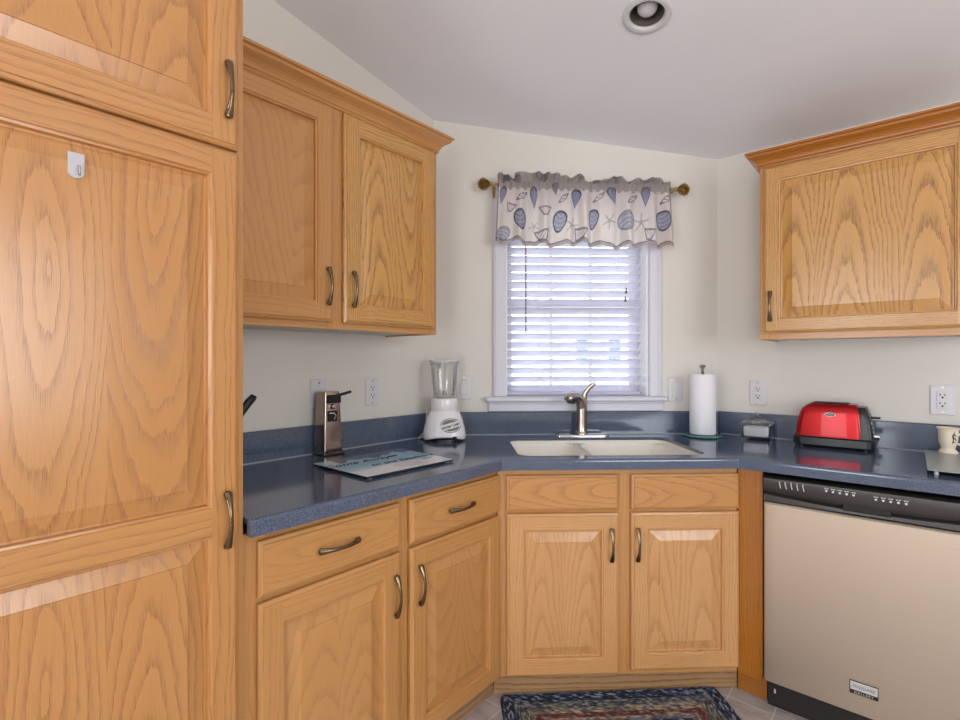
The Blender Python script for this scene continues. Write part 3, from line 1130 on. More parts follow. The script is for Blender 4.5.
# ------------------------------------------------------------------ dishwasher
dw = thing('dishwasher', 'stainless steel dishwasher with black control panel below the toaster', 'dishwasher', FR, (1.652, -0.3, 0))
wx0, wx1 = 1.353, 1.953
mb = MB()
mb.box(wx0 + 0.004, wx1 - 0.004, -0.575, -0.03, 0.105, 0.855, 0.003)
part('tub_housing', mb, M['kick_black'], dw)
mb = MB()
n = 9
prof = []
for i in range(n):                            # slightly bowed steel skin, rounded at the sides
    pass
xs = [wx0, wx0 + .0015, wx0 + .004, wx0 + .008] + [wx0 + .008 + (wx1 - wx0 - .016) * k / 16 for k in range(1, 16)] + [wx1 - .008, wx1 - .004, wx1 - .0015, wx1]


def dwy(x):
    e = min(x - wx0, wx1 - x)
    r = 0.008
    return -(0.618 - (r - math.sqrt(max(0, r * r - (r - min(e, r)) ** 2)) if e < r else 0.0) + 0.003 * math.sin(PI * (x - wx0) / (wx1 - wx0)))


rows = [[(x, dwy(x), z) for x in xs] for z in (0.124, 0.745, 0.757)]
rows.append([(x, dwy(x) + .006, 0.763) for x in xs])
rows = [[(x, dwy(x) + .006, 0.120) for x in xs]] + rows
mb.grid(rows)
mb.face([(wx0, -0.575, 0.12), (wx0, rows[0][0][1], 0.12), (wx0, rows[0][0][1], 0.763), (wx0, -0.575, .763)][::-1])
mb.face([(wx1, -0.575, 0.12), (wx1, rows[0][-1][1], 0.12), (wx1, rows[0][-1][1], 0.763), (wx1, -0.575, .763)])
mb.face([(wx0, -0.575, 0.12), (wx1, -0.575, .12)] + list(reversed(rows[0])))
mb.face([(wx1, -0.575, 0.763), (wx0, -0.575, .763)] + rows[-1])
door = part('door_panel', mb, M['steel'], dw)
# control panel: upper fascia, a swept scoop and a lower lip with a dark block for the latch recess
mb = MB()


def scoop(x):
    t = (x - wx0) / (wx1 - wx0)
    return 0.808 - 0.013 * math.sin(PI * min(1, max(0, t)))


xs2 = [wx0 + (wx1 - wx0) * k / 40 for k in range(41)]
rows = [[(x, -0.575, 0.764) for x in xs2], [(x, -0.608, 0.764) for x in xs2], [(x, -0.617, 0.769) for x in xs2], [(x, -0.616, scoop(x) - 0.016) for x in xs2],
        [(x, -0.604, scoop(x) - .008) for x in xs2], [(x, -0.606, scoop(x)) for x in xs2], [(x, -0.622, scoop(x) + .003) for x in xs2],
        [(x, -0.624, scoop(x) + .008) for x in xs2], [(x, -0.620, 0.850) for x in xs2], [(x, -0.612, 0.856) for x in xs2], [(x, -0.575, 0.856) for x in xs2]]
mb.grid(rows)
mb.face([r[0] for r in rows][::-1])
mb.face([r[-1] for r in rows])
cp = part('control_panel', mb, M['dw_black'], dw)
mb = MB()
mb.box(1.583, 1.712, -0.6215, -0.60, 0.777, 0.802, 0.004)  # raised block, near-black to paint the shade inside the recess
part('latch_recess_shade', mb, M['dark_slot'], cp)
for k in range(5):
    x = 1.404 + k * 0.0175
    mb = MB()
    mb.sweep([(x, -0.6228, 0.8450), (x + .0005, -0.6238, 0.836), (x + 0.004, -0.6243, 0.8215)], 0.0016, 8, (0, -1, 0))
    part('vent_slot', mb, M['silver_print'], cp)
for k, (x, z) in enumerate([(1.541 + 0.0185 * i, 0.838 - 0.0005 * i) for i in range(5)] + [(1.672 + .0185 * i, 0.832) for i in range(5)]):
    mb = MB()
    mb.lathe([(0.0, -0.0025), (0.0034, -0.002), (0.0034, 0.001)], (0, 0, 0), 14)
    mb.v = [(x + a, -0.6225 + c, z - .004 + b) for a, b, c in mb.v]
    mb.box(x - .0055, x - .001, -0.6236, -0.6215, z + .003, z + .0055, 0)
    mb.box(x + .001, x + .0055, -0.6236, -0.6215, z + .003, z + .0055, 0)
    part('button', mb, M['silver_print'], cp)
mb = MB()
mb.box(wx0 + 0.001, wx1 - 0.001, -0.552, -0.53, 0.0, 0.115, 0.002)
tp = part('toe_panel', mb, M['kick_black'], dw)
mb = MB()
mb.box(1.374, 1.380, -0.5535, -0.551, 0.05, 0.066, 0.0005)
part('clip', mb, M['silver_print'], tp)
mb = MB()
mb.box(1.6045, 1.6785, -0.6245, -0.6195, 0.187, 0.229, 0.001)
bg = part('badge', mb, M['kick_black'], door)
mb = MB()
mb.box(1.6060, 1.6770, -0.6258, -0.6235, 0.2005, 0.2275, 0.001)
part('badge_plate', mb, M['silver_print'], bg)
text_part('badge_lettering', 'FRIGIDAIRE', 0.0115, M['grey_print'], bg, (1.6415, -0.6260, 0.2135), (1, 0, 0), (0, 0, 1), 0.0003)
text_part('badge_lettering', 'GALLERY', 0.0105, M['silver_print'], bg, (1.6415, -0.6246, 0.1935), (1, 0, 0), (0, 0, 1), 0.0003, spacing=1.25)

# base cabinet carrying the worktop on past the dishwasher
ec = thing('base_cabinet', 'oak base cabinet right of the dishwasher, at the end of the counter', 'cabinet', FR, (2.15, -0.3, 0), 'oak base cabinets')
mb = MB()
mb.box(1.960, 2.345, -(BD - 0.019), -0.004, bz0, bz1, 0.001, 'z')
part('cabinet_body', mb, M['oak'], ec)
face_frame(ec, 1.960, 2.345, bz0, bz1, BD - 0.019, [(1.960, 1.998), (2.307, 2.345)],
           [(1.998, 2.307, bz0, .14), (1.998, 2.307, .69, .735), (1.998, 2.307, .84, bz1)])
mb = MB()
mb.box(1.960, 2.345, -0.545, -0.527, 0.0, bz0, 0.001, 'x')
part('toe_kick', mb, M['oak_kick'], ec)
dr = make_drawer(ec, 1.980, 2.325, 0.722, 0.853, BD)
make_handle(dr, 2.152, 0.788, BD + T, False)
dE = make_door(ec, 1.980, 2.325, 0.115, 0.7075, BD)
make_handle(dE, 2.003, 0.59, BD + T)

# ------------------------------------------------------------------ worktop with backsplash
CZ = 0.914
CT = 0.039
CD = 0.638


def dpt(s, q):
    p = FD.w((s, -q, 0))
    return (p.x, p.y)


def meet(q):
    """front corner points for a run of depth q along all three walls"""
    sa = (q * (1 - math.sin(DANG))) / math.cos(DANG) + SO
    sb = (YR - q - CA[1] + q * math.cos(DANG)) / math.sin(DANG) + SO
    return dpt(sa, q), dpt(sb, q)


YE, XE = 0.525, 2.36
back = [(0.003, YE), (0.003, CA[1] - 0.001), (CB[0] - .001, YR - 0.003), (XE, YR - 0.003)]


def front(q):
    a, b = meet(q)
    return [(XE, YR - q), b, a, (q, YE)]


SK0, SK1, SQ0, SQ1 = 0.356, 1.086, 0.122, 0.566


def rrect(s0, s1, q0, q1, r, n=8):
    pts = []
    for cx, cy, a0 in ((s1 - r, q1 - r, 0), (s0 + r, q1 - r, 90), (s0 + r, q0 + r, 180), (s1 - r, q0 + r, 270)):
        for k in range(n + 1):
            a = R(a0 + 90 * k / n)
            pts.append((cx + r * math.cos(a), cy + r * math.sin(a)))
    return pts


hole = [dpt(s, q) for s, q in rrect(SK0, SK1, SQ0, SQ1, 0.055)]
mb = MB()
rb = 0.010
bev = [(CD - rb, CZ), (CD - rb * 0.62, CZ - rb * 0.08), (CD - rb * 0.29, CZ - rb * 0.29), (CD - rb * 0.08, CZ - rb * 0.62), (CD, CZ - rb), (CD, CZ - CT), (CD - 0.022, CZ - CT), (CD - 0.022, CZ - 0.013)]
outer = back + front(bev[0][0])
bm = bmesh.new()
ov = [bm.verts.new((p[0], p[1], CZ)) for p in outer]
hv = [bm.verts.new((p[0], p[1], CZ)) for p in hole]
ee = [bm.edges.new((v[i], v[(i + 1) % len(v)])) for v in (ov, hv) for i in range(len(v))]
bmesh.ops.triangle_fill(bm, edges=ee, use_beauty=True, normal=(0, 0, 1))
for f in bm.faces:
    vs = [v.co[:] for v in (f.verts if f.normal.z > 0 else reversed(f.verts))]
    mb.face(vs)
    mb.face([(p[0], p[1], CZ - 0.013) for p in reversed(vs)])
bm.free()
for (qa, za), (qb, zb) in zip(bev[:-1], bev[1:]):
    A, B = front(qa), front(qb)
    for k in range(3):
        mb.face([(A[k][0], A[k][1], za), (A[k + 1][0], A[k + 1][1], za), (B[k + 1][0], B[k + 1][1], zb), (B[k][0], B[k][1], zb)][::-1], s=False)
# left end, right end, sink cut-out walls
mb.face([(0.003, YE, CZ - 0.013)] + [(0.003, YE, CZ)] + [(q, YE, z) for q, z in bev])
mb.face([(XE, YR - q, z) for q, z in reversed(bev)] + [(XE, YR - .003, CZ), (XE, YR - .003, CZ - 0.013)])
for i in range(len(hole)):
    a, b = hole[i], hole[(i + 1) % len(hole)]
    mb.face([(a[0], a[1], CZ), (a[0], a[1], CZ - 0.013), (b[0], b[1], CZ - 0.013), (b[0], b[1], CZ)])
ct = thing('countertop', 'dark blue speckled countertop wrapping the corner with its low backsplash', 'countertop', FW, (0.5, 1.5, CZ - CT))
part('worktop', mb, M['counter'], ct)
BS = 0.02
za, zb = CZ, 1.024
inn, _ = [], None


def bsl(fr, xa, xb, name='backsplash'):
    m_ = MB()
    m_.box(xa, xb, -BS, -0.003, za, zb, 0.003, 'x')
    m_.v = [tuple(fr.w(p)) for p in m_.v]
    return part(name, m_, M['counter'], ct)


def caulk(fr, xa, xb):
    m_ = MB()
    m_.box(xa, xb, -BS - 0.0035, -BS + 0.001, CZ, CZ + 0.0035, 0.001, 'x')
    m_.v = [tuple(fr.w(p)) for p in m_.v]
    part('caulk_bead', m_, M['caulk'], ct)


caulk(FL, YE, CA[1] - 0.02)
caulk(FD, 0.02 + SO, WLEN - 0.02 + SO)
caulk(FR, CB[0] + 0.02, XE)
bsl(FL, YE, CA[1] - 0.009)
bsl(FD, 0.009 + SO, WLEN - 0.009 + SO)
bsl(FR, CB[0] + 0.008, XE)

# ------------------------------------------------------------------ sink
sk = thing('kitchen_sink', 'bisque double-bowl sink set under the blue countertop below the window', 'sink', FD, (0.715, -0.36, 0.72))


def bowl(s0, s1, q0, q1, ztop, depth, r=0.05):
    m_ = MB()
    rings = []
    for ins, z, rr in ((0.0, ztop, r), (0.006, ztop - 0.006, r), (0.012, ztop - depth * 0.6, r), (0.022, ztop - depth * 0.9, r), (0.045, ztop - depth, r * 0.9)):
        rings.append([(s, -q, z) for s, q in rrect(s0 + ins, s1 - ins, q0 + ins, q1 - ins, rr)])
    m_.grid(rings, cu=True)
    m_.face(rings[-1])
    return m_


zt = CZ - 0.0135
DIV = 0.672
m1 = bowl(SK0 - 0.004, DIV - 0.008, SQ0 - 0.004, SQ1 + 0.004, zt - 0.016, 0.16)
part('left_bowl', m1, M['bisque'], sk)
m2 = bowl(DIV + 0.008, SK1 + 0.004, SQ0 - 0.004, SQ1 + 0.004, zt - 0.016, 0.16)
part('right_bowl', m2, M['bisque'], sk)
mb = MB()
ro = [(s, -q, zt - .0005) for s, q in rrect(SK0 - 0.02, SK1 + 0.02, SQ0 - 0.02, SQ1 + 0.02, 0.06)]
ri = [(s, -q, zt - .0005) for s, q in rrect(SK0 - 0.004, SK1 + 0.004, SQ0 - 0.004, SQ1 + 0.004, 0.055)]
rj = [(s, -q, zt - .016) for s, q in rrect(SK0 - 0.004, SK1 + 0.004, SQ0 - 0.004, SQ1 + 0.004, 0.055)]
mb.grid([ro, ri, rj], cu=True)
mb.box(DIV - 0.009, DIV + 0.009, -(SQ1 + .002), -(SQ0 - .002), zt - 0.05, zt - 0.010, 0.007)
part('rim', mb, M['bisque'], sk)
for sx in (0.52, 0.87):
    mb = MB()
    mb.lathe([(0.0, 0.0), (0.03, 0.001), (0.036, 0.004), (0.042, 0.004)], (sx, -0.36, zt - 0.172), 24)
    part('drain', mb, M['chrome'], sk)

# ------------------------------------------------------------------ faucet
fs, fq = 0.712, 0.080
fc = thing('faucet', 'brushed nickel single-lever kitchen faucet behind the sink', 'faucet', FD, (fs, -fq, CZ))
mb = MB()
n = 12
pl = [(fs + 0.128 * math.copysign(1, math.cos(a)) * min(1, abs(math.cos(a)) * 1.6) if False else 0, 0) for a in (0,)]
prof = [rrect(fs - 0.128 + i, fs + 0.128 - i, fq - 0.029 + i, fq + 0.029 - i, 0.026 - i, 8) for i in (0.0, 0.0, 0.003, 0.007)]
rows = [[(s, -q, CZ + z) for s, q in pr] for pr, z in zip(prof, (0.0005, 0.006, 0.010, 0.0115))]
mb.grid(rows, cu=True)
mb.face(rows[-1])
part('deck_plate', mb, M['chrome'], fc)
mb = MB()
mb.lathe([(0.030, 0.010), (0.0295, 0.016), (0.027, 0.020), (0.0255, 0.03), (0.0245, 0.06), (0.0255, 0.11), (0.0265, 0.15), (0.026, 0.172), (0.022, 0.184), (0.0, 0.188)], (fs - 0.001, -fq, CZ), 32)
part('body', mb, M['nickel'], fc)
mb = MB()                                    # spout with the spray head, swung to the left and forwards
sp = [(fs - 0.002, -fq - 0.004, CZ + 0.130), (fs - 0.010, -fq - 0.016, CZ + 0.162), (fs - 0.026, -fq - 0.034, CZ + 0.184), (fs - 0.048, -fq - 0.058, CZ + 0.194), (fs - 0.070, -fq - 0.082, CZ + 0.192), (fs - 0.086, -fq - 0.100, CZ + 0.186), (fs - 0.090, -fq - 0.104, CZ + 0.184)]
mb.sweep(sp, [(0.020, 0.020), (0.021, 0.021), (0.022, 0.020), (0.024, 0.019), (0.025, 0.018), (0.022, 0.014), (0.012, 0.007)], 24, (0, 0, 1))
spout = part('spout', mb, M['nickel'], fc)
mb = MB()
mb.sweep([(fs - 0.066, -fq - 0.080, CZ + 0.184), (fs - 0.070, -fq - 0.084, CZ + 0.164)], [0.021, 0.018], 20, (0, 1, 0))
part('spray_head', mb, M['dark_slot'], spout)
mb = MB()
lv = [(fs + 0.002, -fq + 0.002, CZ + 0.140), (fs + 0.008, -fq + 0.006, CZ + 0.170), (fs + 0.016, -fq + 0.002, CZ + 0.202), (fs + 0.032, -fq - 0.006, CZ + 0.227), (fs + 0.052, -fq - 0.014, CZ + 0.246), (fs + 0.062, -fq - 0.018, CZ + 0.252)]
mb.sweep(lv, [(0.021, 0.020), (0.017, 0.016), (0.013, 0.011), (0.010, 0.008), (0.0095, 0.007), (0.006, 0.005)], 20, (0, 1, 0))
part('lever', mb, M['nickel'], fc)

# ------------------------------------------------------------------ blinds
bl = thing('window_blind', 'white horizontal slat blind half open inside the window over the sink', 'blind', FD, (0.71, 0.085, 1.09))
B0, B1, BY = 0.367, 1.044, 0.075
tilt = R(37)
mb = MB()
zsl = [1.1345 + 0.0429 * k for k in range(19)]
for z in zsl:
    rows = []
    for k in range(5):
        w = -0.025 + 0.05 * k / 4
        cr = 0.0022 * (1 - (w / 0.025) ** 2)
        y = BY + w * math.cos(tilt) + cr * math.sin(tilt)
        zz = z - w * math.sin(tilt) + cr * math.cos(tilt)
        rows.append((y, zz))
    th = 0.0014
    pts = rows + [(y + th * math.sin(tilt), zz + th * math.cos(tilt)) for y, zz in reversed(rows)]
    mb.grid([[(B0, y, zz) for y, zz in pts], [(B1, y, zz) for y, zz in pts]], cu=True, s=False)
    mb.face([(B0, y, zz) for y, zz in pts])
    mb.face([(B1, y, zz) for y, zz in reversed(pts)])
part('slats', mb, M['slat'], bl)
mb = MB()
mb.box(B0, B1, BY - 0.022, BY + 0.022, 1.100, 1.116, 0.004)
part('bottom_rail', mb, M['slat'], bl)
mb = MB()
mb.box(B0 - 0.004, B1 + 0.004, BY - 0.028, BY + 0.028, 1.938, OZ1 - 0.009, 0.003)
part('headrail', mb, M['slat'], bl)
for s in (0.525, 0.925):
    mb = MB()
    for dy in (-0.0235, 0.0235):
        mb.sweep([(s, BY + dy, 1.105), (s, BY + dy, 1.945)], 0.0009, 6, (1, 0, 0))
    part('ladder_cord', mb, M['cord_white'], bl)
mb = MB()
mb.sweep([(0.462, BY - 0.034, 1.93), (0.462, BY - 0.034, 1.408)], 0.0034, 8, (1, 0, 0))
part('tilt_wand', mb, M['cord_grey'], bl)
for s, zc in ((0.966, 1.632), (0.962, 1.590)):
    mb = MB()
    mb.sweep([(s, BY - 0.033, 1.93), (s, BY - 0.033, zc)], 0.0010, 6, (1, 0, 0))
    cd = part('pull_cord', mb, M['cord_white'], bl)
    mb = MB()
    mb.lathe([(0.0, 0.014), (0.003, 0.012), (0.006, -0.008), (0.0062, -0.014), (0.0, -0.015)], (s, BY - 0.033, zc - .01), 14)
    part('tassel', mb, M['tassel'], cd)

# ------------------------------------------------------------------ curtain rod
RQ = 0.066
rodz = lambda s: 2.108 - 0.0145 * (s - 0.26) / 0.95
rd = thing('curtain_rod', 'bronze curtain rod with shell-shaped finials above the window', 'curtain rod', FD, (0.73, -RQ, 2.1))
mb = MB()
mb.sweep([(0.290, -RQ, rodz(0.290)), (1.168, -RQ, rodz(1.168))], 0.0065, 14, (0, 0, 1))
part('rod', mb, M['bronze'], rd)
for sg, s in ((-1, 0.290), (1, 1.168)):
    mb = MB()
    zz = rodz(s)
    mb.sweep([(s, -RQ, zz), (s + sg * 0.008, -RQ, zz), (s + sg * 0.014, -RQ, zz)], [0.009, 0.0095, 0.006], 16, (0, 0, 1))
    # scallop shell: fluted fan with depth
    rows = []
    nA = 84
    for lay in range(7):
        ph = PI * lay / 6
        row = []
        for k in range(nA):
            a = 2 * PI * k / nA
            rr = 0.031 * (1 + 0.06 * math.cos(14 * a))
            sq = math.sin(ph)
            x = math.cos(a) * rr * sq
            z = math.sin(a) * rr * sq
            if sg * x < 0:
                z *= 1 - 0.45 * abs(x) / 0.032
            row.append((s + sg * 0.040 + x, -RQ + 0.016 * math.cos(ph) * (1 + 0.38 * math.cos(14 * a) * sq), zz + z))
        rows.append(row)
    mb.grid(rows, cu=True)
    part('finial', mb, M['bronze'], rd)
for s in (0.300, 1.158):
    mb = MB()
    mb.box(s - 0.007, s + 0.007, -0.004, -0.0, rodz(s) - 0.045, rodz(s) + 0.012, 0.001)
    mb.box(s - 0.004, s + 0.004, -RQ, -0.003, rodz(s) - 0.014, rodz(s) - 0.0075, 0.001)
    part('bracket', mb, M['bronze'], rd)

# ------------------------------------------------------------------ shell print valance
VA0, VA1 = 0.314, 1.138
NU, NV = 520, 190
U = np.linspace(0, 1, NU)
zt_, zb_ = 0.052, -0.285            # relative to the rod


def fold(u, ph=0.0):
    return (np.sin(2 * PI * (8.3 * u + 0.10 * np.sin(2 * PI * 2.1 * u + ph) + 0.05 * np.sin(17 * u)) + 0.4) * 0.62
            + 0.38 * np.sin(2 * PI * (13.7 * u + 0.3 * np.sin(5 * u)) + 1.3))


pts = np.zeros((NV, NU, 3))
colr = np.zeros((NV, NU, 4))
colr[..., 3] = 1
vv = np.linspace(0, 1, NV)
sP = VA0 + (VA1 - VA0) * U
for j, v in enumerate(vv):
    rel = zt_ + (zb_ - zt_) * v                     # height relative to the rod
    s_ = VA0 + (VA1 - VA0) * U
    if rel > 0.012:                                  # ruffle standing above the rod pocket
        k = (rel - 0.012) / (zt_ - 0.012)
        y = 0.014 + (0.004 + 0.021 * math.sin(PI * min(1.0, k * 0.8))) * np.sin(2 * PI * 15.3 * U + 1.9 * np.sin(2 * PI * 3.1 * U)) * (0.75 + 0.25 * np.sin(31 * U)) + 0.006 * k
        topv = 0.66 + 0.34 * np.sin(2 * PI * 6.7 * U + 1.0) * np.sin(2 * PI * 2.3 * U + .4)
        topv = np.where((U > 0.10) & (U < 0.36), 1.05, topv)
        topv = topv * np.where((U > 0.50) & (U < 0.63), 0.55, 1.0)
        zrel = 0.012 + (rel - 0.012) * topv
    elif rel > -0.026:                               # pocket wrapping the rod
        y = 0.0165 + 0.0072 * np.sin(2 * PI * 24 * U + 2 * np.sin(9 * U)) * math.cos(rel / 0.026 * PI / 2 * 0.9) + 0 * U
        zrel = rel + 0 * U
    else:
        k = min(1.0, (-0.026 - rel) / 0.256)
        am = 0.006 + 0.030 * k ** 0.8
        pinch = 0.0016 * np.sin(2 * PI * 24 * U + 2 * np.sin(9 * U)) * max(0, 1 - k * 4)
        y = 0.014 + am * fold(U) + pinch + 0.004 * k
        zrel = rel + (0.011 * fold(U + 0.02) + 0.007 * np.sin(2 * PI * 2.6 * U)) * k
        s_ = s_ + (U - 0.5) * 0.026 * k
    pts[j, :, 0] = s_
    pts[j, :, 1] = -RQ - y
    pts[j, :, 2] = np.array([rodz(a) for a in sP]) + zrel
# the print
cream = np.array(S(238, 229, 227)[:3])
slate = np.array(S(120, 128, 168)[:3])
lines = np.array(S(70, 72, 96)[:3])
pale = np.array(S(190, 192, 212)[:3])
base = np.tile(cream, (NV, NU, 1))
wash = 0.5 + 0.5 * np.sin(pts[..., 0] * 60 + np.cos(pts[..., 2] * 55) * 1.5)
base = base * (1 - 0.035 * wash[..., None])
PX = 485 + (pts[..., 0] - 0.253) / 0.00484           # print positions measured on the cloth
PY = 183 + 8 * (PX - 485) / 197 + (rodz(0.5) - pts[..., 2]) / 0.00462


def blend(mask, c, a=1.0):
    m_ = np.clip(mask, 0, 1)[..., None] * a
    base[:] = base * (1 - m_) + np.array(c) * m_


def motif(kind, x, y, w, h, rot=0.0):
    c, s = math.cos(R(rot)), math.sin(R(rot))
    dx, dy = (PX - x), (PY - y)
    a = (dx * c + dy * s) / (w / 2)
    b = (-dx * s + dy * c) / (h / 2)
    rr = np.sqrt(a * a + b * b)
    th = np.arctan2(b + 0.9, a)
    if kind == 'clam':            # concentric growth lines
        e = np.sqrt((a / (1 - 0.28 * b)) ** 2 + b * b)
        ins = np.clip((1 - e) * 6, 0, 1)
        blend(ins, slate, 0.75)
        g = np.sqrt(a * a + (b + 1.0) ** 2)
        blend(ins * (np.sin(g * 15) > 0.25), pale, 0.8)
        blend((np.abs(e - 0.96) < 0.10), lines, 0.9)
    elif kind == 'fan':           # radiating ribs
        e = np.sqrt((a / (0.55 + 0.45 * np.clip(-b, -1, 1))) ** 2 * 0.75 + b * b)
        ins = np.clip((1 - e) * 6, 0, 1)
        th2 = np.arctan2(a, 1.25 - b)
        blend(ins, slate, 0.85)
        blend(ins * (np.sin(th2 * 26) > 0.45), pale, 0.55)
        blend((np.abs(e - 0.95) < 0.10), lines, 0.85)
    elif kind == 'round':
        ins = np.clip((1 - rr) * 6, 0, 1)
        blend(ins, slate * 0.55 + pale * 0.45, 0.85)
        g = np.sqrt((a - 0.2) ** 2 + (b - 1.0) ** 2)
        blend(ins * (np.sin(g * 14) > 0.4), cream, 0.55)
        blend((np.abs(rr - 0.96) < 0.09), lines, 0.6)
    elif kind == 'conch':         # outlined spindle shell
        e = np.abs(b) + (np.abs(a)) ** 1.5
        blend(np.abs(e - 0.9) < 0.16, lines, 0.85)
        blend((e < 0.8) & (np.sin(b * 11 + a * 3) > 0.6), lines, 0.6)
    elif kind == 'cone':
        e = np.maximum(np.abs(a) * 1.0 + (b - 0.2) * 0.55, np.abs(b))
        blend(np.abs(e - 0.85) < 0.16, lines, 0.7)
        blend((e < 0.75) & (np.sin((a + b) * 9) > 0.7), slate, 0.6)
    elif kind == 'star':
        th3 = np.arctan2(b, a)
        arm = np.abs(np.sin(2.5 * th3 + 0.7)) * rr
        blend((arm < 0.16 + 0.05 * (1 - rr)) & (rr < 1.0), lines * 0.6 + cream * 0.4, 0.75)


for k in (('fan', 502, 196, 8, 19, 12), ('cone', 510, 208, 6, 9, 20), ('conch', 521, 197, 6, 13, 55), ('fan', 533, 199, 9, 22, -2),
          ('clam', 519.5, 221, 11, 21, -8), ('round', 503, 234, 12, 15, 25), ('cone', 544, 213, 8, 10, 0), ('clam', 558, 224, 12, 22, 10),
          ('cone', 541, 239, 9, 13, -10), ('star', 570, 228, 14, 17, 10), ('fan', 574, 201, 12, 19, 6), ('conch', 562, 200, 5, 13, 45),
          ('fan', 554, 190, 8, 12, -5), ('clam', 591.5, 222, 9, 20, 4), ('conch', 597, 200, 5, 14, 50), ('fan', 610.5, 199, 11, 18, -18),
          ('star', 607, 225, 14, 19, 30), ('conch', 630, 203, 6, 13, 52), ('round', 624.5, 225, 16, 20, 0), ('fan', 643, 201, 11, 20, 0),
          ('star', 639, 227, 15, 20, 0), ('conch', 664, 204, 6, 14, 52), ('clam', 661, 226, 12, 20, -6), ('cone', 646.5, 240, 7, 12, 8),
          ('cone', 578, 238, 7, 14, 12), ('star', 533, 228, 10, 12, 40),
          ('fan', 506, 178, 12, 12, 40), ('round', 541, 177, 12, 11, 0), ('fan', 517, 180, 9, 10, -30), ('fan', 578, 179, 10, 10, 20),
          ('fan', 612, 181, 9, 10, -20), ('round', 647, 182, 10, 9, 0), ('conch', 630, 183, 5, 9, 40), ('clam', 594, 182, 8, 9, 30)):
    motif(*k)
vm = vv[:, None] + 0 * U[None, :]
um_ = U[None, :] + 0 * vv[:, None]
header_shade = (zt_ + (zb_ - zt_) * vm) > -0.024 + 0.006 * np.sin(um_ * 150)
blend(header_shade, np.array(S(150, 142, 138)[:3]), 0.62)  # shade on header and rod pocket, painted into the cloth colour
blend((vm > 0.945), np.array(S(168, 152, 154)[:3]), 0.7)
blend((np.abs(vm - 0.945) < 0.008), lines, 0.7)
um = U[None, :] + 0 * vv[:, None]
blend(((um < 0.007) | (um > 0.993)) & (vm > 0.15), lines, 0.6)
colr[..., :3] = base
mb = MB()
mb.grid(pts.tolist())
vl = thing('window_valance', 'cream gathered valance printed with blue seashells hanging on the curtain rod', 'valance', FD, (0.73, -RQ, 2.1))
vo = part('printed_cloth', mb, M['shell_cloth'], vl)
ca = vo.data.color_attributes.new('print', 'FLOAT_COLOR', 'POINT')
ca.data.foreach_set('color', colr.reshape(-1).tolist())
# rod pocket and header are sewn double: the back layer
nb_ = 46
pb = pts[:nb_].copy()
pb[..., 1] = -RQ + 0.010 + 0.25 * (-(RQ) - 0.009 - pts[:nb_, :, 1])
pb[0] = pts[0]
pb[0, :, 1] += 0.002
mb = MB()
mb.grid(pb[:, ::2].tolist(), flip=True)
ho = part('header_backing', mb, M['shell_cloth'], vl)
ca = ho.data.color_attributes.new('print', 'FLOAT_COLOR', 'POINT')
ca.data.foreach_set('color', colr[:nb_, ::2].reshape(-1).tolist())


# ------------------------------------------------------------------ outlets and switches
def plate(fr, x, z, kind, label, name, cat, group, w=0.072, h=0.116):
    t = thing(name, label, cat, fr, (x, 0.0, z), group)
    m_ = MB()
    m_.box(x - w / 2, x + w / 2, -0.006, 0.0, z - h / 2, z + h / 2, 0.0025)
    part('cover_plate', m_, M['white_plastic'], t)
    if kind in ('outlet', 'decora'):
        m_ = MB()
        m_.box(x - 0.0175, x + 0.0175, -0.0082, -0.0055, z - 0.034, z + 0.034, 0.0012)
        rec = part('receptacle', m_, M['white_plastic'], t)
        m_ = MB()
        for dz in (0.0165, -0.0165):
            m_.box(x - 0.0085, x - 0.0055, -0.0086, -0.008, z + dz + 0.000, z + dz + 0.009, 0)
            m_.box(x + 0.0055, x + 0.0085, -0.0086, -0.008, z + dz + 0.001, z + dz + 0.008, 0)
            m_.sweep([(x, -0.0086, z + dz - 0.0065), (x, -0.008, z + dz - 0.0065)], 0.0036, 10, (0, 0, 1))
        part('slots', m_, M['dark_slot'], rec)
    elif kind == 'rocker':
        m_ = MB()
        m_.box(x - 0.0185, x + 0.0185, -0.0068, -0.0055, z - 0.036, z + 0.036, 0.0006)
        part('switch_frame', m_, M['melamine'], t)
        m_ = MB()
        m_.face([(x - .0165, -0.0115, z - .033), (x + .0165, -0.0115, z - .033), (x + .0165, -0.0075, z + .033), (x - .0165, -0.0075, z + .033)])
        m_.face([(x - .0165, -0.006, z - .033), (x + .0165, -0.006, z - .033), (x + .0165, -0.0115, z - .033), (x - .0165, -0.0115, z - .033)])
        m_.face([(x - .0165, -0.006, z - .033), (x - .0165, -0.0115, z - .033), (x - .0165, -0.0075, z + .033), (x - .0165, -0.006, z + .033)])
        m_.face([(x + .0165, -0.0115, z - .033), (x + .0165, -0.006, z - .033), (x + .0165, -0.006, z + .033), (x + .0165, -0.0075, z + .033)])
        m_.face([(x - .0165, -0.0075, z + .033), (x + .0165, -0.0075, z + .033), (x + .0165, -0.006, z + .033), (x - .0165, -0.006, z + .033)])
        part('rocker', m_, M['white_plastic'], t)
    for dz in ((0.048, -0.048) if kind != 'blank' else (0.042, -0.042)):
        m_ = MB()
        m_.lathe([(0.0032, 0.0), (0.003, 0.001), (0.0, 0.0014)], (0, 0, 0), 10, caps=False)
        m_.v = [(x + a, -0.006 - c, z + dz + b) for a, b, c in m_.v]
        part('screw', m_, M['nickel'], t)
    return t


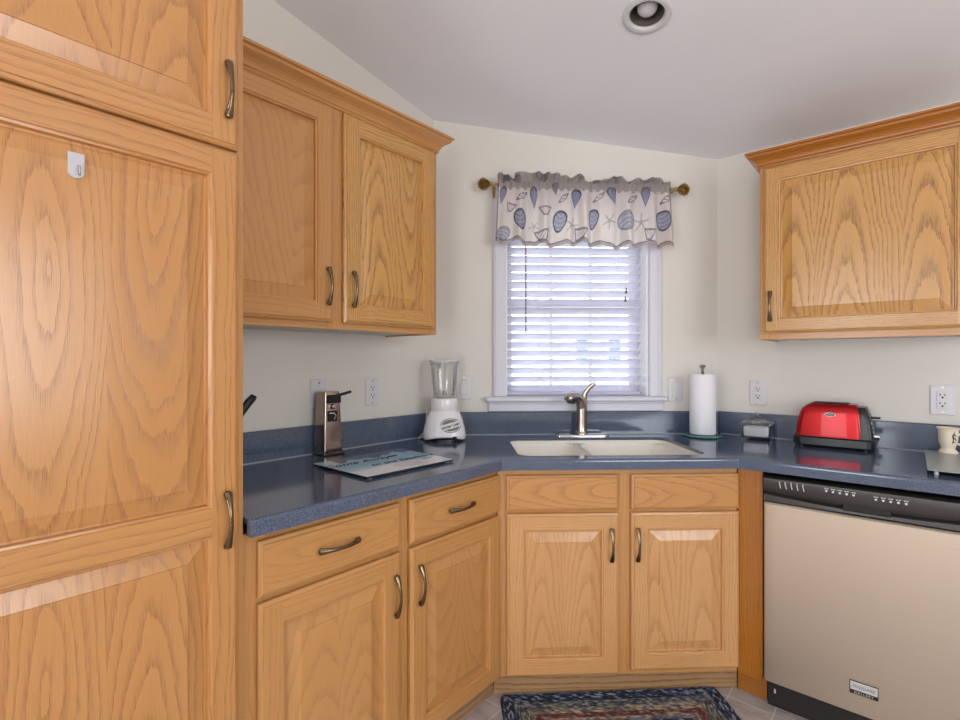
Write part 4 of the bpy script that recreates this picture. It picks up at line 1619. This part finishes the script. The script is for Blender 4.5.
G1 = 'wall plates above the counter'
plate(FL, 1.087, 1.142, 'blank', 'blank white wall plate behind the metal can opener', 'wall_plate', 'wall plate', G1)
plate(FL, 1.343, 1.138, 'outlet', 'white duplex outlet between the can opener and the blender', 'power_outlet', 'outlet', G1)
plate(FD, 0.155, 1.142, 'rocker', 'white rocker switch plate just right of the glass blender jar', 'light_switch', 'switch', G1)
plate(FD, 1.196, 1.130, 'rocker', 'white rocker switch plate left of the paper towel roll', 'light_switch', 'switch', G1)
plate(FR, 1.209, 1.120, 'outlet', 'white duplex outlet above the lidded glass dish', 'power_outlet', 'outlet', G1)
plate(FR, 1.850, 1.118, 'outlet', 'white duplex outlet at the right, above the small cream cup', 'power_outlet', 'outlet', G1)

# ------------------------------------------------------------------ recessed ceiling lamp
tlt = math.atan(0.175)
rl = bpy.data.objects.new('recessed_light', None)
COL.objects.link(rl)
rl.location = (LX, LY, ceil_z(LY))
rl.rotation_euler = (-tlt, 0, 0)
BASE[rl.name] = (0, 0, 0)
tag(rl, 'round recessed ceiling lamp with white trim ring and unlit bulb', 'ceiling lamp')
mb = MB()
mb.lathe([(0.080, 0.0), (0.081, -0.003), (0.078, -0.006), (0.066, -0.007), (0.060, -0.005), (0.0575, 0.0), (0.056, 0.01)], (0, 0, 0), 48, caps=False)
part('trim_ring', mb, M['white_plastic'], rl)
mb = MB()
mb.lathe([(0.056, 0.004), (0.052, 0.03), (0.046, 0.06), (0.040, 0.085), (0.0, 0.088)], (0, 0, 0), 40, caps=False)
part('baffle', mb, M['baffle'], rl)
mb = MB()
mb.lathe([(0.0, 0.005), (0.014, 0.007), (0.026, 0.012), (0.033, 0.020), (0.035, 0.028), (0.032, 0.040), (0.022, 0.060), (0.018, 0.080)], (0, 0, 0), 36, caps=False)
part('bulb', mb, M['bulb'], rl)

# ------------------------------------------------------------------ electric can opener
ox0, ox1, oy0, oy1 = 0.026, 0.102, 1.048, 1.132
op = thing('can_opener', 'tall chrome and black electric can opener by the left backsplash', 'can opener', FW, (0.07, 1.12, CZ))
mb = MB()
rings = []
for k, (z, f) in enumerate(((0.006, 1.0), (0.02, 0.995), (0.10, 0.93), (0.20, 0.84), (0.232, 0.815), (0.240, 0.79))):
    cx, cy = ox0 + 0.030, (oy0 + oy1) / 2
    hx0, hx1, hy = 0.03 * f, (ox1 - cx) * f, (oy1 - oy0) / 2 * f
    rr = rrect(cx - hx0, cx + hx1, cy - hy, cy + hy, 0.008, 4)
    rings.append([(x, y, CZ + z) for x, y in rr])
mb.grid(rings, cu=True)
mb.face(rings[-1])
mb.face(list(reversed(rings[0])))
ob = part('housing', mb, M['steel_side'], op)
mb = MB()
rr = rrect(ox0 - 0.002, ox1 + 0.004, oy0 - 0.004, oy1 + 0.012, 0.012, 5)
mb.grid([[(x, y, CZ + 0.0005) for x, y in rr], [(x, y, CZ + 0.006) for x, y in rr]], cu=True)
mb.face([(x, y, CZ + 0.006) for x, y in rr])
part('base_foot', mb, M['black'], op)


def ofx(z):                                   # front face of the tapered housing
    f = np.interp(z, [0.006, 0.02, 0.10, 0.20, 0.232, 0.24], [1.0, .995, .93, .84, .815, .79])
    return ox0 + 0.030 + (ox1 - ox0 - 0.030) * float(f)


mb = MB()
yc_ = (oy0 + oy1) / 2
mb.box(ofx(0.21) - 0.004, ofx(0.21) + 0.008, yc_ - 0.026, yc_ + 0.034, CZ + 0.196, CZ + 0.228, 0.003)
part('cutting_head', mb, M['black'], op)
mb = MB()
mb.sweep([(ofx(.21) + 0.004, yc_ + 0.022, CZ + 0.226), (ofx(.21) + 0.010, yc_ + 0.045, CZ + 0.231), (ofx(.21) + 0.016, yc_ + 0.070, CZ + 0.238)], [(0.007, 0.0055)] * 3, 12, (0, 0, 1))
part('lever', mb, M['black'], op)
mb = MB()
mb.lathe([(0.0, 0.012), (0.007, 0.011), (0.010, 0.006), (0.010, 0.0)], (0, 0, 0), 18, caps=False)
mb.v = [(ofx(.18) + c, yc_ - 0.002 + a, CZ + 0.184 + b) for a, b, c in mb.v]
part('drive_wheel', mb, M['chrome'], op)
mb = MB()
mb.box(ofx(.15) - 0.002, ofx(.15) + 0.0055, yc_ - 0.024, yc_ + 0.018, CZ + 0.128, CZ + 0.168, 0.005)
part('magnet_recess', mb, M['black'], op)
mb = MB()
mb.sweep([(ofx(.15) + 0.006, yc_ - 0.018, CZ + 0.160), (ofx(.15) + 0.011, yc_ - 0.004, CZ + 0.160), (ofx(.15) + 0.011, yc_ + 0.004, CZ + 0.150), (ofx(.15) + 0.008, yc_ + 0.000, CZ + 0.136)], 0.0042, 10, (1, 0, 0))
part('magnet_arm', mb, M['chrome'], op)

# ------------------------------------------------------------------ glass cutting board with seaside print
gb = thing('cutting_board', 'printed glass cutting board with seaside script lying before the can opener', 'cutting board', FW, (0.37, 1.12, CZ))
ga, gb_, gc, gd = (0.222, 0.930), (0.520, 0.930), (0.528, 1.296), (0.212, 1.322)   # left back, left front, right front, right back
n1, n2 = 110, 140
rows = []
cols = []
A_, B_, C_, D_ = [np.array(p) for p in (ga, gb_, gc, gd)]
rng = np.random.RandomState(3)
aq = np.array(S(176, 208, 220)[:3])
sand = np.array(S(226, 224, 230)[:3])
purp = np.array(S(122, 128, 152)[:3])
pink = np.array(S(200, 180, 190)[:3])
for i in range(n1):                           # i: back (0) to front (1); j: left to right
    a = i / (n1 - 1)
    row = []
    for j in range(n2):
        b = j / (n2 - 1)
        p = (A_ * (1 - a) + B_ * a) * (1 - b) + (D_ * (1 - a) + C_ * a) * b
        row.append((p[0], p[1], CZ + 0.009))
        c = aq.copy()
        if a < 0.20 + 0.05 * math.sin(b * 14) + 0.03 * math.sin(b * 37) and b > 0.16:
            c = purp * (0.85 + 0.3 * math.sin(b * 50 + a * 60) ** 2)
        hz = 0.66 + 0.02 * math.sin(b * 9)
        if a > hz:
            t = min(1, (a - hz) * 14)
            c = c * (1 - t) + sand * t
            d = math.hypot((a - 0.80) / 0.12, (b - 0.56) / 0.16)
            if d < 1:
                c = c * 0.5 + pink * 0.5
        d = math.hypot((a - 0.33) / 0.035, (b - 0.69) / 0.06)
        if d < 1:
            c = np.array(S(48, 64, 88)[:3])
        d = math.hypot((a - 0.72) / 0.03, (b - 0.86) / 0.07)
        if d < 1:
            c = np.array(S(150, 160, 182)[:3])
        cols.append((c[0], c[1], c[2], 1.0))
    rows.append(row)
mb = MB()
mb.grid(rows)
po = part('printed_face', mb, M['board_print'], gb)
ca = po.data.color_attributes.new('print', 'FLOAT_COLOR', 'POINT')
ca.data.foreach_set('color', [x for c in cols for x in c])
mb = MB()
poly = [ga, gb_, gc, gd]
mb.prism(poly, CZ + 0.003, CZ + 0.0088)
part('glass_slab', mb, M['dark_glass'], gb)
ru = np.array([0.02, 0.38, 0]) / np.hypot(0.02, 0.38)
text_part('script_lettering', 'Come Away', 0.052, M['ink_matte'], gb, (0.318, 1.040, CZ + 0.0095), (0.02, 1, 0), (-1, 0.02, 0), 0.0002, shear=0.4, bold=0.0002)
text_part('script_lettering', 'to the Seashore', 0.043, M['ink_matte'], gb, (0.398, 1.175, CZ + 0.0095), (0.02, 1, 0), (-1, 0.02, 0), 0.0002, shear=0.4, bold=0.0001)
for p in (ga, gb_, gc, gd):
    q = np.array(p) * 0.9 + np.array((0.37, 1.12)) * 0.1
    mb = MB()
    mb.lathe([(0.008, 0.0), (0.008, 0.003)], (q[0], q[1], CZ + 0.0002), 14)
    part('rubber_foot', mb, M['white_plastic'], gb)

# ------------------------------------------------------------------ blender
bx, by = 0.152, 1.632
bn = thing('blender', 'white countertop blender with a clear glass jar in the left corner', 'blender', FW, (bx, by, CZ))
va = math.atan2(-by, CAMX - bx)               # the badge side faces the room
mb = MB()
rings = []
for z, rx, ry in ((0.008, 0.094, 0.082), (0.014, 0.0975, 0.086), (0.035, 0.096, 0.084), (0.065, 0.090, 0.079), (0.100, 0.079, 0.071), (0.125, 0.069, 0.064), (0.132, 0.061, 0.058)):
    row = []
    for k in range(48):
        a = 2 * PI * k / 48
        c, s = math.cos(a), math.sin(a)
        e = 0.72
        ex = math.copysign(abs(c) ** e, c) * ry
        ey = math.copysign(abs(s) ** e, s) * rx
        lift = 0.012 * max(0.0, math.cos(a)) ** 4 * (1 if z < 0.02 else 0)
        row.append((bx + ex * math.cos(va) - ey * math.sin(va), by + ex * math.sin(va) + ey * math.cos(va), CZ + z + lift))
    rings.append(row)
mb.grid(rings, cu=True)
mb.face(rings[-1])
mb.face(list(reversed(rings[0])))
bb_ = part('motor_base', mb, M['blender_white'], bn)
mb = MB()
rr = []
for z in (0.0006, 0.0095):
    rr.append([(bx + 0.070 * math.cos(a) * math.cos(va) - 0.084 * math.sin(a) * math.sin(va), by + 0.070 * math.cos(a) * math.sin(va) + 0.084 * math.sin(a) * math.cos(va), CZ + z) for a in [2 * PI * k / 36 for k in range(36)]])
mb.grid(rr, cu=True)
mb.face(rr[-1])
part('foot_ring', mb, M['base_black'], bn)
mb = MB()
mb.lathe([(0.060, 0.128), (0.059, 0.134), (0.0605, 0.138), (0.0605, 0.176), (0.058, 0.188), (0.052, 0.191), (0.0, 0.191)], (bx, by, CZ), 40, caps=False)
part('jar_collar', mb, M['blender_white'], bn)
mb = MB()
prof = [(0.046, 0.192), (0.050, 0.198), (0.052, 0.22), (0.058, 0.26), (0.0625, 0.325), (0.065, 0.348), (0.062, 0.348), (0.0595, 0.325), (0.055, 0.26), (0.049, 0.22), (0.046, 0.204), (0.0, 0.200)]
rows = []
for r_, z_ in prof:
    row = []
    for k in range(64):
        a = 2 * PI * k / 64
        f = 1 + (0.035 * math.cos(4 * a) if 0.21 < z_ < 0.34 else 0)
        sp_ = 0.018 * max(0, math.cos(a - va - 2.3)) ** 10 if z_ > 0.33 else 0
        row.append((bx + (r_ * f + sp_) * math.cos(a), by + (r_ * f + sp_) * math.sin(a), CZ + z_))
    rows.append(row)
mb.grid(rows, cu=True)
part('jar', mb, M['glass'], bn)
mb = MB()
mb.lathe([(0.0, 0.0), (0.012, 0.002), (0.010, 0.012), (0.003, 0.014), (0.0, 0.02)], (bx, by, CZ + 0.200), 16, caps=False)
for k in range(4):
    a = k * PI / 2 + 0.3
    mb.sweep([(bx, by, CZ + 0.214), (bx + 0.024 * math.cos(a), by + 0.024 * math.sin(a), CZ + 0.214 + (0.012 if k % 2 else -0.004))], [(0.004, 0.0008), (0.001, 0.0006)], 8, (0, 0, 1))
part('blade', mb, M['nickel'], bn)
mb = MB()
mb.lathe([(0.060, 0.338), (0.062, 0.350), (0.068, 0.350), (0.0685, 0.356), (0.066, 0.359), (0.0, 0.359)], (bx, by, CZ), 40, caps=False)


def mk_lid():
    k = NT('clear_lid')
    k.b.inputs['Base Color'].default_value = S(226, 228, 236)
    k.b.inputs['Roughness'].default_value = 0.2
    k.b.inputs['Transmission Weight'].default_value = 0.35
    return k.m


part('jar_lid', mb, mk_lid(), bn)
# oval badge with a white banner, on the front of the base (tilted back with the housing)
fdir = Vector((math.cos(va), math.sin(va), 0))
rdir = Vector((-math.sin(va), math.cos(va), 0))
bang = 0.42                                   # badge sits towards the right of the front
rotq = Matrix.Rotation(bang, 3, 'Z')


def base_r(z):
    return float(np.interp(z, [0.014, 0.035, 0.065, 0.100, 0.125], [0.086, 0.084, 0.079, 0.071, 0.064])), float(np.interp(z, [0.014, 0.035, 0.065, 0.100, 0.125], [0.0975, 0.096, 0.090, 0.079, 0.069]))


def base_pt(t, z, lift=0.0006):
    """t = lateral coordinate across the front of the base"""
    ry, rx = base_r(z)
    ey = max(-rx * 0.98, min(rx * 0.98, t))
    s = (abs(ey) / rx) ** (1 / 0.72)
    c = math.sqrt(max(0, 1 - s * s))
    ex = ry * c ** 0.72 + lift
    return Vector((bx, by, CZ + z)) + fdir * ex + rdir * (ey * (1 + lift / rx))


def badge_mesh(test, mat, name, lift):
    m_ = MB()
    nt, nz = 70, 50
    for i in range(nt):
        for j in range(nz):
            t0, t1 = -0.05 + 0.10 * i / nt, -0.05 + 0.10 * (i + 1) / nt
            z0_, z1_ = -0.036 + 0.072 * j / nz, -0.036 + 0.072 * (j + 1) / nz
            tm, zm = (t0 + t1) / 2, (z0_ + z1_) / 2
            if test(tm, zm):
                m_.face([base_pt(0.028 + t, 0.073 + z, lift) for t, z in ((t0, z0_), (t1, z0_), (t1, z1_), (t0, z1_))], s=False)
    return part(name, m_, mat, bb_)


banner = lambda t, z: abs(z - 0.26 * t + 0.001) < 0.0125
badge_mesh(lambda t, z: (t / 0.046) ** 2 + (z / 0.031) ** 2 < 1 and not banner(t, z) and not abs((t / 0.041) ** 2 + (z / 0.026) ** 2 - 1) < 0.09, M['grey_print'], 'badge', 0.0006)
for k, ch in enumerate('osterizer'):
    t = -0.036 + k * 0.0091
    zz = 0.072 + 0.26 * t
    p = base_pt(0.028 + t, zz, 0.0010)
    p2 = base_pt(0.030 + t, zz + 0.0005, 0.0010)
    p3 = base_pt(0.028 + t, zz + 0.004, 0.0010)
    text_part('badge_lettering', ch, 0.021, M['ink'], bb_, p, p2 - p, p3 - p, 0.0003, shear=0.25, bold=0.0006)
mb = MB()                                     # speed switch at the foot of the base
sp_ = base_pt(0.045, 0.016, 0.0)
mb.box(sp_.x - 0.008, sp_.x + 0.008, sp_.y - 0.008, sp_.y + 0.008, CZ + 0.012, CZ + 0.026, 0.003)
part('switch', mb, M['base_black'], bb_)
mb = MB()                                     # power cord with plug parked behind the base
cp_ = [(bx - 0.05, by - 0.060, CZ + 0.02), (bx - 0.09, by - 0.075, CZ + 0.006), (bx - 0.112, by - 0.050, CZ + 0.006), (bx - 0.115, by - 0.01, CZ + 0.03), (bx - 0.113, by + 0.003, CZ + 0.13)]
mb.sweep(cp_, 0.0035, 10, (0, 0, 1))
part('power_cord', mb, M['white_plastic'], bn)

# ------------------------------------------------------------------ paper towel holder
tx, ty = 1.010, 2.490
pth = thing('paper_towel_holder', 'paper towel holder with teal glass base and metal post in the right corner', 'towel holder', FW, (tx, ty, CZ))
mb = MB()
rows = []
for r_, z_ in ((0.070, 0.001), (0.083, 0.003), (0.086, 0.007), (0.083, 0.011), (0.03, 0.012), (0.0, 0.012)):
    rows.append([(tx + r_ * (1 + 0.02 * math.sin(9 * a)) * math.cos(a), ty + r_ * (1 + 0.02 * math.sin(9 * a)) * math.sin(a), CZ + z_) for a in [2 * PI * k / 54 for k in range(54)]])
mb.grid(rows, cu=True)
mb.face(list(reversed(rows[0])))
part('glass_base', mb, M['teal_glass'], pth)
mb = MB()
mb.lathe([(0.006, 0.012), (0.006, 0.318), (0.0085, 0.322), (0.014, 0.330), (0.0145, 0.335), (0.008, 0.339), (0.0, 0.340)], (tx, ty, CZ), 24, caps=False)
part('post', mb, M['nickel'], pth)
mb = MB()
mb.lathe([(0.020, 0.014), (0.0545, 0.014), (0.057, 0.017), (0.057, 0.291), (0.0545, 0.294), (0.020, 0.294), (0.0195, 0.290), (0.0195, 0.018), (0.020, 0.014)], (tx, ty, CZ), 48, caps=False)
# loose edge of the last sheet
mb.grid([[(tx + (0.0572 + 0.0012 * (k / 6)) * math.cos(-0.35 + 0.12 * k), ty + (0.0572 + 0.0012 * k / 6) * math.sin(-0.35 + 0.12 * k), CZ + z) for k in range(7)] for z in (0.016, 0.292)])
pr_ = single('paper_towel_roll', mb, M['paper'], FW, (tx, ty, CZ + 0.012), 'white paper towel roll standing on the teal glass holder', 'paper towel')

# ------------------------------------------------------------------ lidded glass dish
gx, gy = 1.221, 2.575
dh = thing('glass_dish', 'square clear glass dish with knobbed lid beside the paper towels', 'dish', FW, (gx, gy, CZ))


def sq_rings(prof, r=0.012, rot=0.10, cx=gx, cy=gy):
    out = []
    for hx, hy, z in prof:
        c, s = math.cos(rot), math.sin(rot)
        out.append([(cx + a * c - b * s, cy + a * s + b * c, CZ + z) for a, b in rrect(-hx, hx, -hy, hy, min(r, hx * .9, hy * .9), 4)])
    return out


mb = MB()
rg = sq_rings([(0.054, 0.042, 0.0005), (0.058, 0.046, 0.006), (0.061, 0.049, 0.03), (0.064, 0.051, 0.062), (0.066, 0.053, 0.068), (0.062, 0.049, 0.068), (0.058, 0.046, 0.060), (0.055, 0.043, 0.02), (0.05, 0.038, 0.014)])
mb.grid(rg, cu=True)
mb.face(rg[-1])
mb.face(list(reversed(rg[0])))
part('dish_bowl', mb, M['glass'], dh)
mb = MB()
rg = sq_rings([(0.060, 0.047, 0.0685), (0.068, 0.055, 0.0690), (0.068, 0.055, 0.076), (0.055, 0.044, 0.082), (0.034, 0.028, 0.092), (0.014, 0.012, 0.101), (0.007, 0.007, 0.104), (0.006, 0.006, 0.108), (0.011, 0.011, 0.113), (0.010, 0.010, 0.119), (0.004, 0.004, 0.122)], 0.011)
mb.grid(rg, cu=True)
mb.face(rg[-1])
mb.face(list(reversed(rg[0])))
part('dish_lid', mb, M['glass'], dh)
mb = MB()
rg = sq_rings([(0.049, 0.037, 0.0150), (0.050, 0.038, 0.018), (0.050, 0.038, 0.054), (0.048, 0.036, 0.058)], 0.006)
mb.grid(rg, cu=True)
mb.face(rg[-1])
mb.face(list(reversed(rg[0])))
single('white_packet', mb, M['paper'], FW, (gx, gy, CZ + 0.015), 'pale folded packets lying inside the lidded glass dish', 'packet')

# ------------------------------------------------------------------ toaster
t0, t1 = 1.376, 1.650
tym, tyh = 2.553, 0.078
ts = thing('toaster', 'shiny red and black two-slot toaster on the counter under the right wall cabinet', 'toaster', FW, (1.513, tym, CZ))


def end_curve(z):                             # the shell leans in towards the top at both ends
    k = max(0.0, (z - 0.03) / 0.15)
    return 0.004 + 0.030 * k ** 2.6


mb = MB()
rings = []
zs_ = [0.036, 0.06, 0.09, 0.12, 0.145, 0.160, 0.170, 0.177, 0.180]
for z in zs_:
    k = (z - 0.036) / 0.144
    hy = (tyh - 0.006) * (1 - 0.10 * k ** 2) - (0.014 * max(0, (z - 0.15) / 0.03) ** 2)
    ex = end_curve(z) + 0.018 * max(0, (z - 0.15) / 0.03) ** 2
    rings.append([(x, y, CZ + z) for x, y in rrect(t0 + 0.005 + ex, t1 - 0.030 - 0.55 * ex, tym - hy, tym + hy, 0.022, 6)])
mb.grid(rings, cu=True)
mb.face(rings[-1])
shell = part('red_shell', mb, M['red'], ts)
mb = MB()
rr0 = rrect(t0 - 0.000, t1 + 0.002, tym - tyh - 0.003, tym + tyh + 0.003, 0.032, 7)
rr1 = rrect(t0 + 0.003, t1 - 0.001, tym - tyh + 0.004, tym + tyh - 0.004, 0.030, 7)
rows = [[(x, y, CZ + 0.006) for x, y in rr1], [(x, y, CZ + 0.012) for x, y in rr0], [(x, y, CZ + 0.040) for x, y in rr0], [(x, y, CZ + 0.046) for x, y in rr1]]
mb.grid(rows, cu=True)
mb.face(rows[-1])
mb.face(list(reversed(rows[0])))
for sx in (t0 + .03, t1 - .03):
    for sy in (tym - .05, tym + .05):
        mb.lathe([(0.008, 0.0), (0.008, 0.008)], (sx, sy, CZ + 0.0003), 12)
part('base', mb, M['base_black'], ts)
mb = MB()                                     # black control end
rings = []
for z in (0.034, 0.06, 0.10, 0.135, 0.155, 0.166, 0.171):
    k = (z - 0.034) / 0.137
    hy = (tyh - 0.008) * (1 - 0.14 * k ** 2) - 0.008 * max(0, (z - 0.15) / 0.02) ** 2
    xr = t1 - 0.002 - 0.026 * k ** 2.2
    rings.append([(x, y, CZ + z) for x, y in rrect(t1 - 0.062, xr, tym - hy, tym + hy, 0.018, 5)])
# keep it inside the red shell except at the end
mb.grid(rings, cu=True)
mb.face(rings[-1])
part('control_end', mb, M['base_black'], ts)
for sy in (-0.024, 0.024):
    mb = MB()
    mb.box(t0 + 0.065, t1 - 0.085, tym + sy - 0.013, tym + sy + 0.013, CZ + 0.1765, CZ + 0.1835, 0.002)
    part('bread_slot', mb, M['dark_slot'], ts)
mb = MB()
mb.box(t1 - 0.022, t1 + 0.016, tym - 0.018, tym + 0.018, CZ + 0.126, CZ + 0.133, 0.003)
part('lever', mb, M['black'], ts)
mb = MB()
mb.sweep([(t1 - 0.006, tym - 0.03, CZ + 0.058), (t1 + 0.014, tym - 0.03, CZ + 0.058)], [0.014, 0.0125], 20, (0, 0, 1))
part('browning_knob', mb, M['chrome'], ts)
for k in range(4):
    mb = MB()
    zz = 0.062 + 0.016 * k
    mb.sweep([(t1 - 0.010 - 0.02 * (zz / 0.17) ** 2, tym - 0.052, CZ + zz), (t1 - 0.0 - 0.02 * (zz / 0.17) ** 2, tym - 0.052, CZ + zz)], 0.0042, 10, (0, 0, 1))
    part('button', mb, M['silver_print'], ts)
ft = lambda z: tym - ((tyh - 0.006) * (1 - 0.10 * ((z - 0.036) / 0.144) ** 2))
mb = MB()
zc_ = 0.138
for (ra, rb_, lift, mi) in ((0.0185, 0.0082, 0.0032, 0), (0.0160, 0.0060, 0.0038, 1)):
    ring_ = [(1.507 + ra * math.cos(2 * PI * k / 32), ft(zc_) - lift, CZ + zc_ + rb_ * math.sin(2 * PI * k / 32)) for k in range(32)]
    rbk = [(p[0], p[1] + 0.006, p[2]) for p in ring_]
    mb.face(ring_, m=mi)
    mb.grid([ring_, rbk], cu=True, m=mi)
tb = part('badge', mb, [M['silver_print'], M['ink']], shell)
text_part('badge_lettering', 'Oster', 0.0085, M['silver_print'], tb, (1.507, ft(zc_) - 0.0040, CZ + zc_), (1, 0, 0), (0, 0, 1), 0.0002)

# ------------------------------------------------------------------ grey glass board and cup on the right
gbr = thing('glass_board', 'grey frosted glass board on small feet at the right end of the counter', 'cutting board', FW, (2.02, 2.36, CZ))
mb = MB()
mb.box(1.796, 2.24, 2.118, 2.585, CZ + 0.012, CZ + 0.0165, 0.0015)
part('glass_slab', mb, M['grey_glass'], gbr)
for sx in (1.818, 2.21):
    for sy in (2.135, 2.565):
        mb = MB()
        mb.lathe([(0.006, 0.0), (0.005, 0.0119)], (sx, sy, CZ + 0.0002), 14)
        part('foot', mb, M['white_plastic'], gbr)
cx, cy = 1.861, 2.535
cz = CZ + 0.0168
cu = thing('cup', 'small cream footed cup with dark scroll mark on the grey glass board', 'cup', FW, (cx, cy, cz))
mb = MB()
mb.lathe([(0.0, 0.0), (0.0277, 0.0), (0.029, 0.004), (0.0252, 0.01), (0.0206, 0.016), (0.0202, 0.02), (0.0231, 0.028), (0.0265, 0.04), (0.0281, 0.056), (0.0286, 0.074), (0.0302, 0.086), (0.034, 0.094), (0.0328, 0.0945), (0.0286, 0.086), (0.0269, 0.07), (0.0252, 0.05), (0.0202, 0.03), (0.0, 0.024)], (cx, cy, cz), 40, caps=False)
cb = part('cup_body', mb, M['ceramic'], cu)
va2 = math.atan2(-cy, CAMX - cx)
mb = MB()
hd = va2 + 1.45
pth_ = [(0.027, 0.070), (0.042, 0.073), (0.049, 0.060), (0.044, 0.043), (0.034, 0.034), (0.0255, 0.036)]
mb.sweep([(cx + r_ * math.cos(hd), cy + r_ * math.sin(hd), cz + z_) for r_, z_ in pth_], [0.005, 0.0055, 0.005, 0.005, 0.005, 0.0045], 12, (math.sin(hd), -math.cos(hd), 0))
part('cup_handle', mb, M['ceramic'], cu)
mb = MB()


def cup_pt(a, z):
    r_ = float(np.interp(z, [0.028, 0.040, 0.056, 0.074, 0.086], [0.0231, 0.0265, 0.0281, 0.0286, 0.0302])) + 0.0006
    return (cx + r_ * math.cos(a), cy + r_ * math.sin(a), cz + z)


a0 = va2 + 0.62
for da, z_, rr_ in ((0.0, 0.064, 0.20), (0.05, 0.050, 0.16)):
    mb.sweep([cup_pt(a0 + da + rr_ * math.cos(t), z_ + 0.008 * math.sin(t)) for t in [k * 2 * PI * 0.85 / 16 for k in range(17)]], 0.0014, 6, (0, 0, 1))
mb.sweep([cup_pt(a0 - 0.15 + 0.02 * k, 0.038 + 0.006 * k) for k in range(8)], 0.0014, 6, (0, 0, 1))
part('scroll_mark', mb, M['ink'], cb)

# ------------------------------------------------------------------ knife block peeking out past the pantry
kb = thing('knife_block', 'black knife handle poking out past the pantry edge above the counter', 'knife block', FW, (0.20, 0.62, CZ))
mb = MB()
mb.prism([(0.13, 0.565), (0.27, 0.565), (0.27, 0.665), (0.13, 0.665)], CZ + 0.0005, CZ + 0.15)
part('block', mb, M['oak_deep'], kb)
mb = MB()
mb.sweep([(0.20, 0.640, CZ + 0.13), (0.20, 0.690, CZ + 0.185), (0.20, 0.722, CZ + 0.228), (0.20, 0.738, CZ + 0.243), (0.20, 0.745, CZ + 0.240)], [(0.010, 0.009), (0.0115, 0.010), (0.0125, 0.010), (0.012, 0.009), (0.006, 0.005)], 16, (1, 0, 0))
part('knife_handle', mb, M['black'], kb)

# ------------------------------------------------------------------ braided rug
rs0, rs1, rq0, rq1 = 0.290, 1.128, 0.540, 1.085
NX, NY = 300, 200
xs_ = np.linspace(rs0, rs1, NX)
qs_ = np.linspace(rq0, rq1, NY)
XX, QQ = np.meshgrid(xs_, qs_)
cxr, cyr = (rs0 + rs1) / 2, (rq0 + rq1) / 2
hx, hy = (rs1 - rs0) / 2, (rq1 - rq0) / 2
rc_ = 0.022
ax_ = np.abs(XX - cxr) - (hx - rc_)
ay_ = np.abs(QQ - cyr) - (hy - rc_)
dout = np.sqrt(np.maximum(ax_, 0) ** 2 + np.maximum(ay_, 0) ** 2) + np.minimum(np.maximum(ax_, ay_), 0)
dist = np.maximum(0, rc_ - dout)                 # distance from the rug's edge
# pull the square grid's corners in to a rounded outline
over = np.maximum(0, dout - rc_)
lenv = np.sqrt(np.maximum(ax_, 0) ** 2 + np.maximum(ay_, 0) ** 2) + 1e-9
XX2 = XX - np.sign(XX - cxr) * np.maximum(ax_, 0) / lenv * over
QQ2 = QQ - np.sign(QQ - cyr) * np.maximum(ay_, 0) / lenv * over
row = 0.0125
ri_ = np.floor(dist / row)
fr_ = dist / row - ri_
hor = ay_ > ax_
along = np.where(hor, XX, QQ)
chev = along / 0.0120 + np.where(fr_ < 0.5, 1, -1) * (fr_ - 0.5) * 2.2 + ri_ * 0.37
st = np.floor(chev)
ph_ = chev - st
hz_ = 0.0085 + 0.0035 * np.sin(PI * fr_) ** 0.7 * (0.65 + 0.35 * np.sin(PI * ph_))
hz_ = np.where(dist < 0.002, 0.0015, hz_)
rng = np.random.RandomState(11)
tab = rng.rand(64, 997)
rnd = tab[(ri_.astype(int)) % 64, (st.astype(int) * 2 + (fr_ < 0.5)) % 997]
pal = {
    'navy': [S(28, 36, 58), S(38, 48, 74), S(22, 27, 42), S(74, 88, 118), S(150, 156, 168)],
    'grey': [S(92, 94, 96), S(128, 124, 116), S(60, 66, 80), S(160, 152, 138), S(40, 46, 62)],
    'tan': [S(150, 132, 108), S(118, 104, 90), S(92, 96, 96), S(176, 160, 136), S(66, 70, 82)],
    'wine': [S(104, 50, 48), S(84, 42, 44), S(128, 84, 74), S(150, 130, 112), S(66, 52, 58)],
    'slate': [S(84, 92, 110), S(110, 112, 120), S(140, 132, 126), S(60, 66, 84), S(120, 60, 56)]}
seq = ['navy', 'navy', 'navy', 'navy', 'grey', 'grey', 'grey', 'tan', 'tan', 'wine', 'wine', 'tan', 'slate', 'navy', 'navy', 'grey', 'wine', 'wine', 'tan', 'slate', 'wine', 'wine', 'wine', 'wine']
cc = np.zeros((NY, NX, 4))
cc[..., 3] = 1
for r_i in range(len(seq)):
    p5 = np.array(pal[seq[r_i]])[:, :3]
    mk = ri_ == r_i
    idx = np.clip((rnd[mk] ** 1.15 * 5).astype(int), 0, 4)
    cc[mk, :3] = p5[idx]
mb = MB()
rowsr = [[(float(XX2[j, i]), -float(QQ2[j, i]), float(hz_[j, i])) for i in range(NX)] for j in range(NY)]
mb.grid(rowsr, flip=True)
ro_ = single('braided_rug', mb, M['braid'], FD, ((rs0 + rs1) / 2, -(rq0 + rq1) / 2, 0), 'navy and burgundy braided rug on the tile floor before the sink cabinet', 'rug')
ro_.rotation_euler = (0, 0, DANG + R(1.1))
ca = ro_.data.color_attributes.new('print', 'FLOAT_COLOR', 'POINT')
ca.data.foreach_set('color', cc.reshape(-1).tolist())
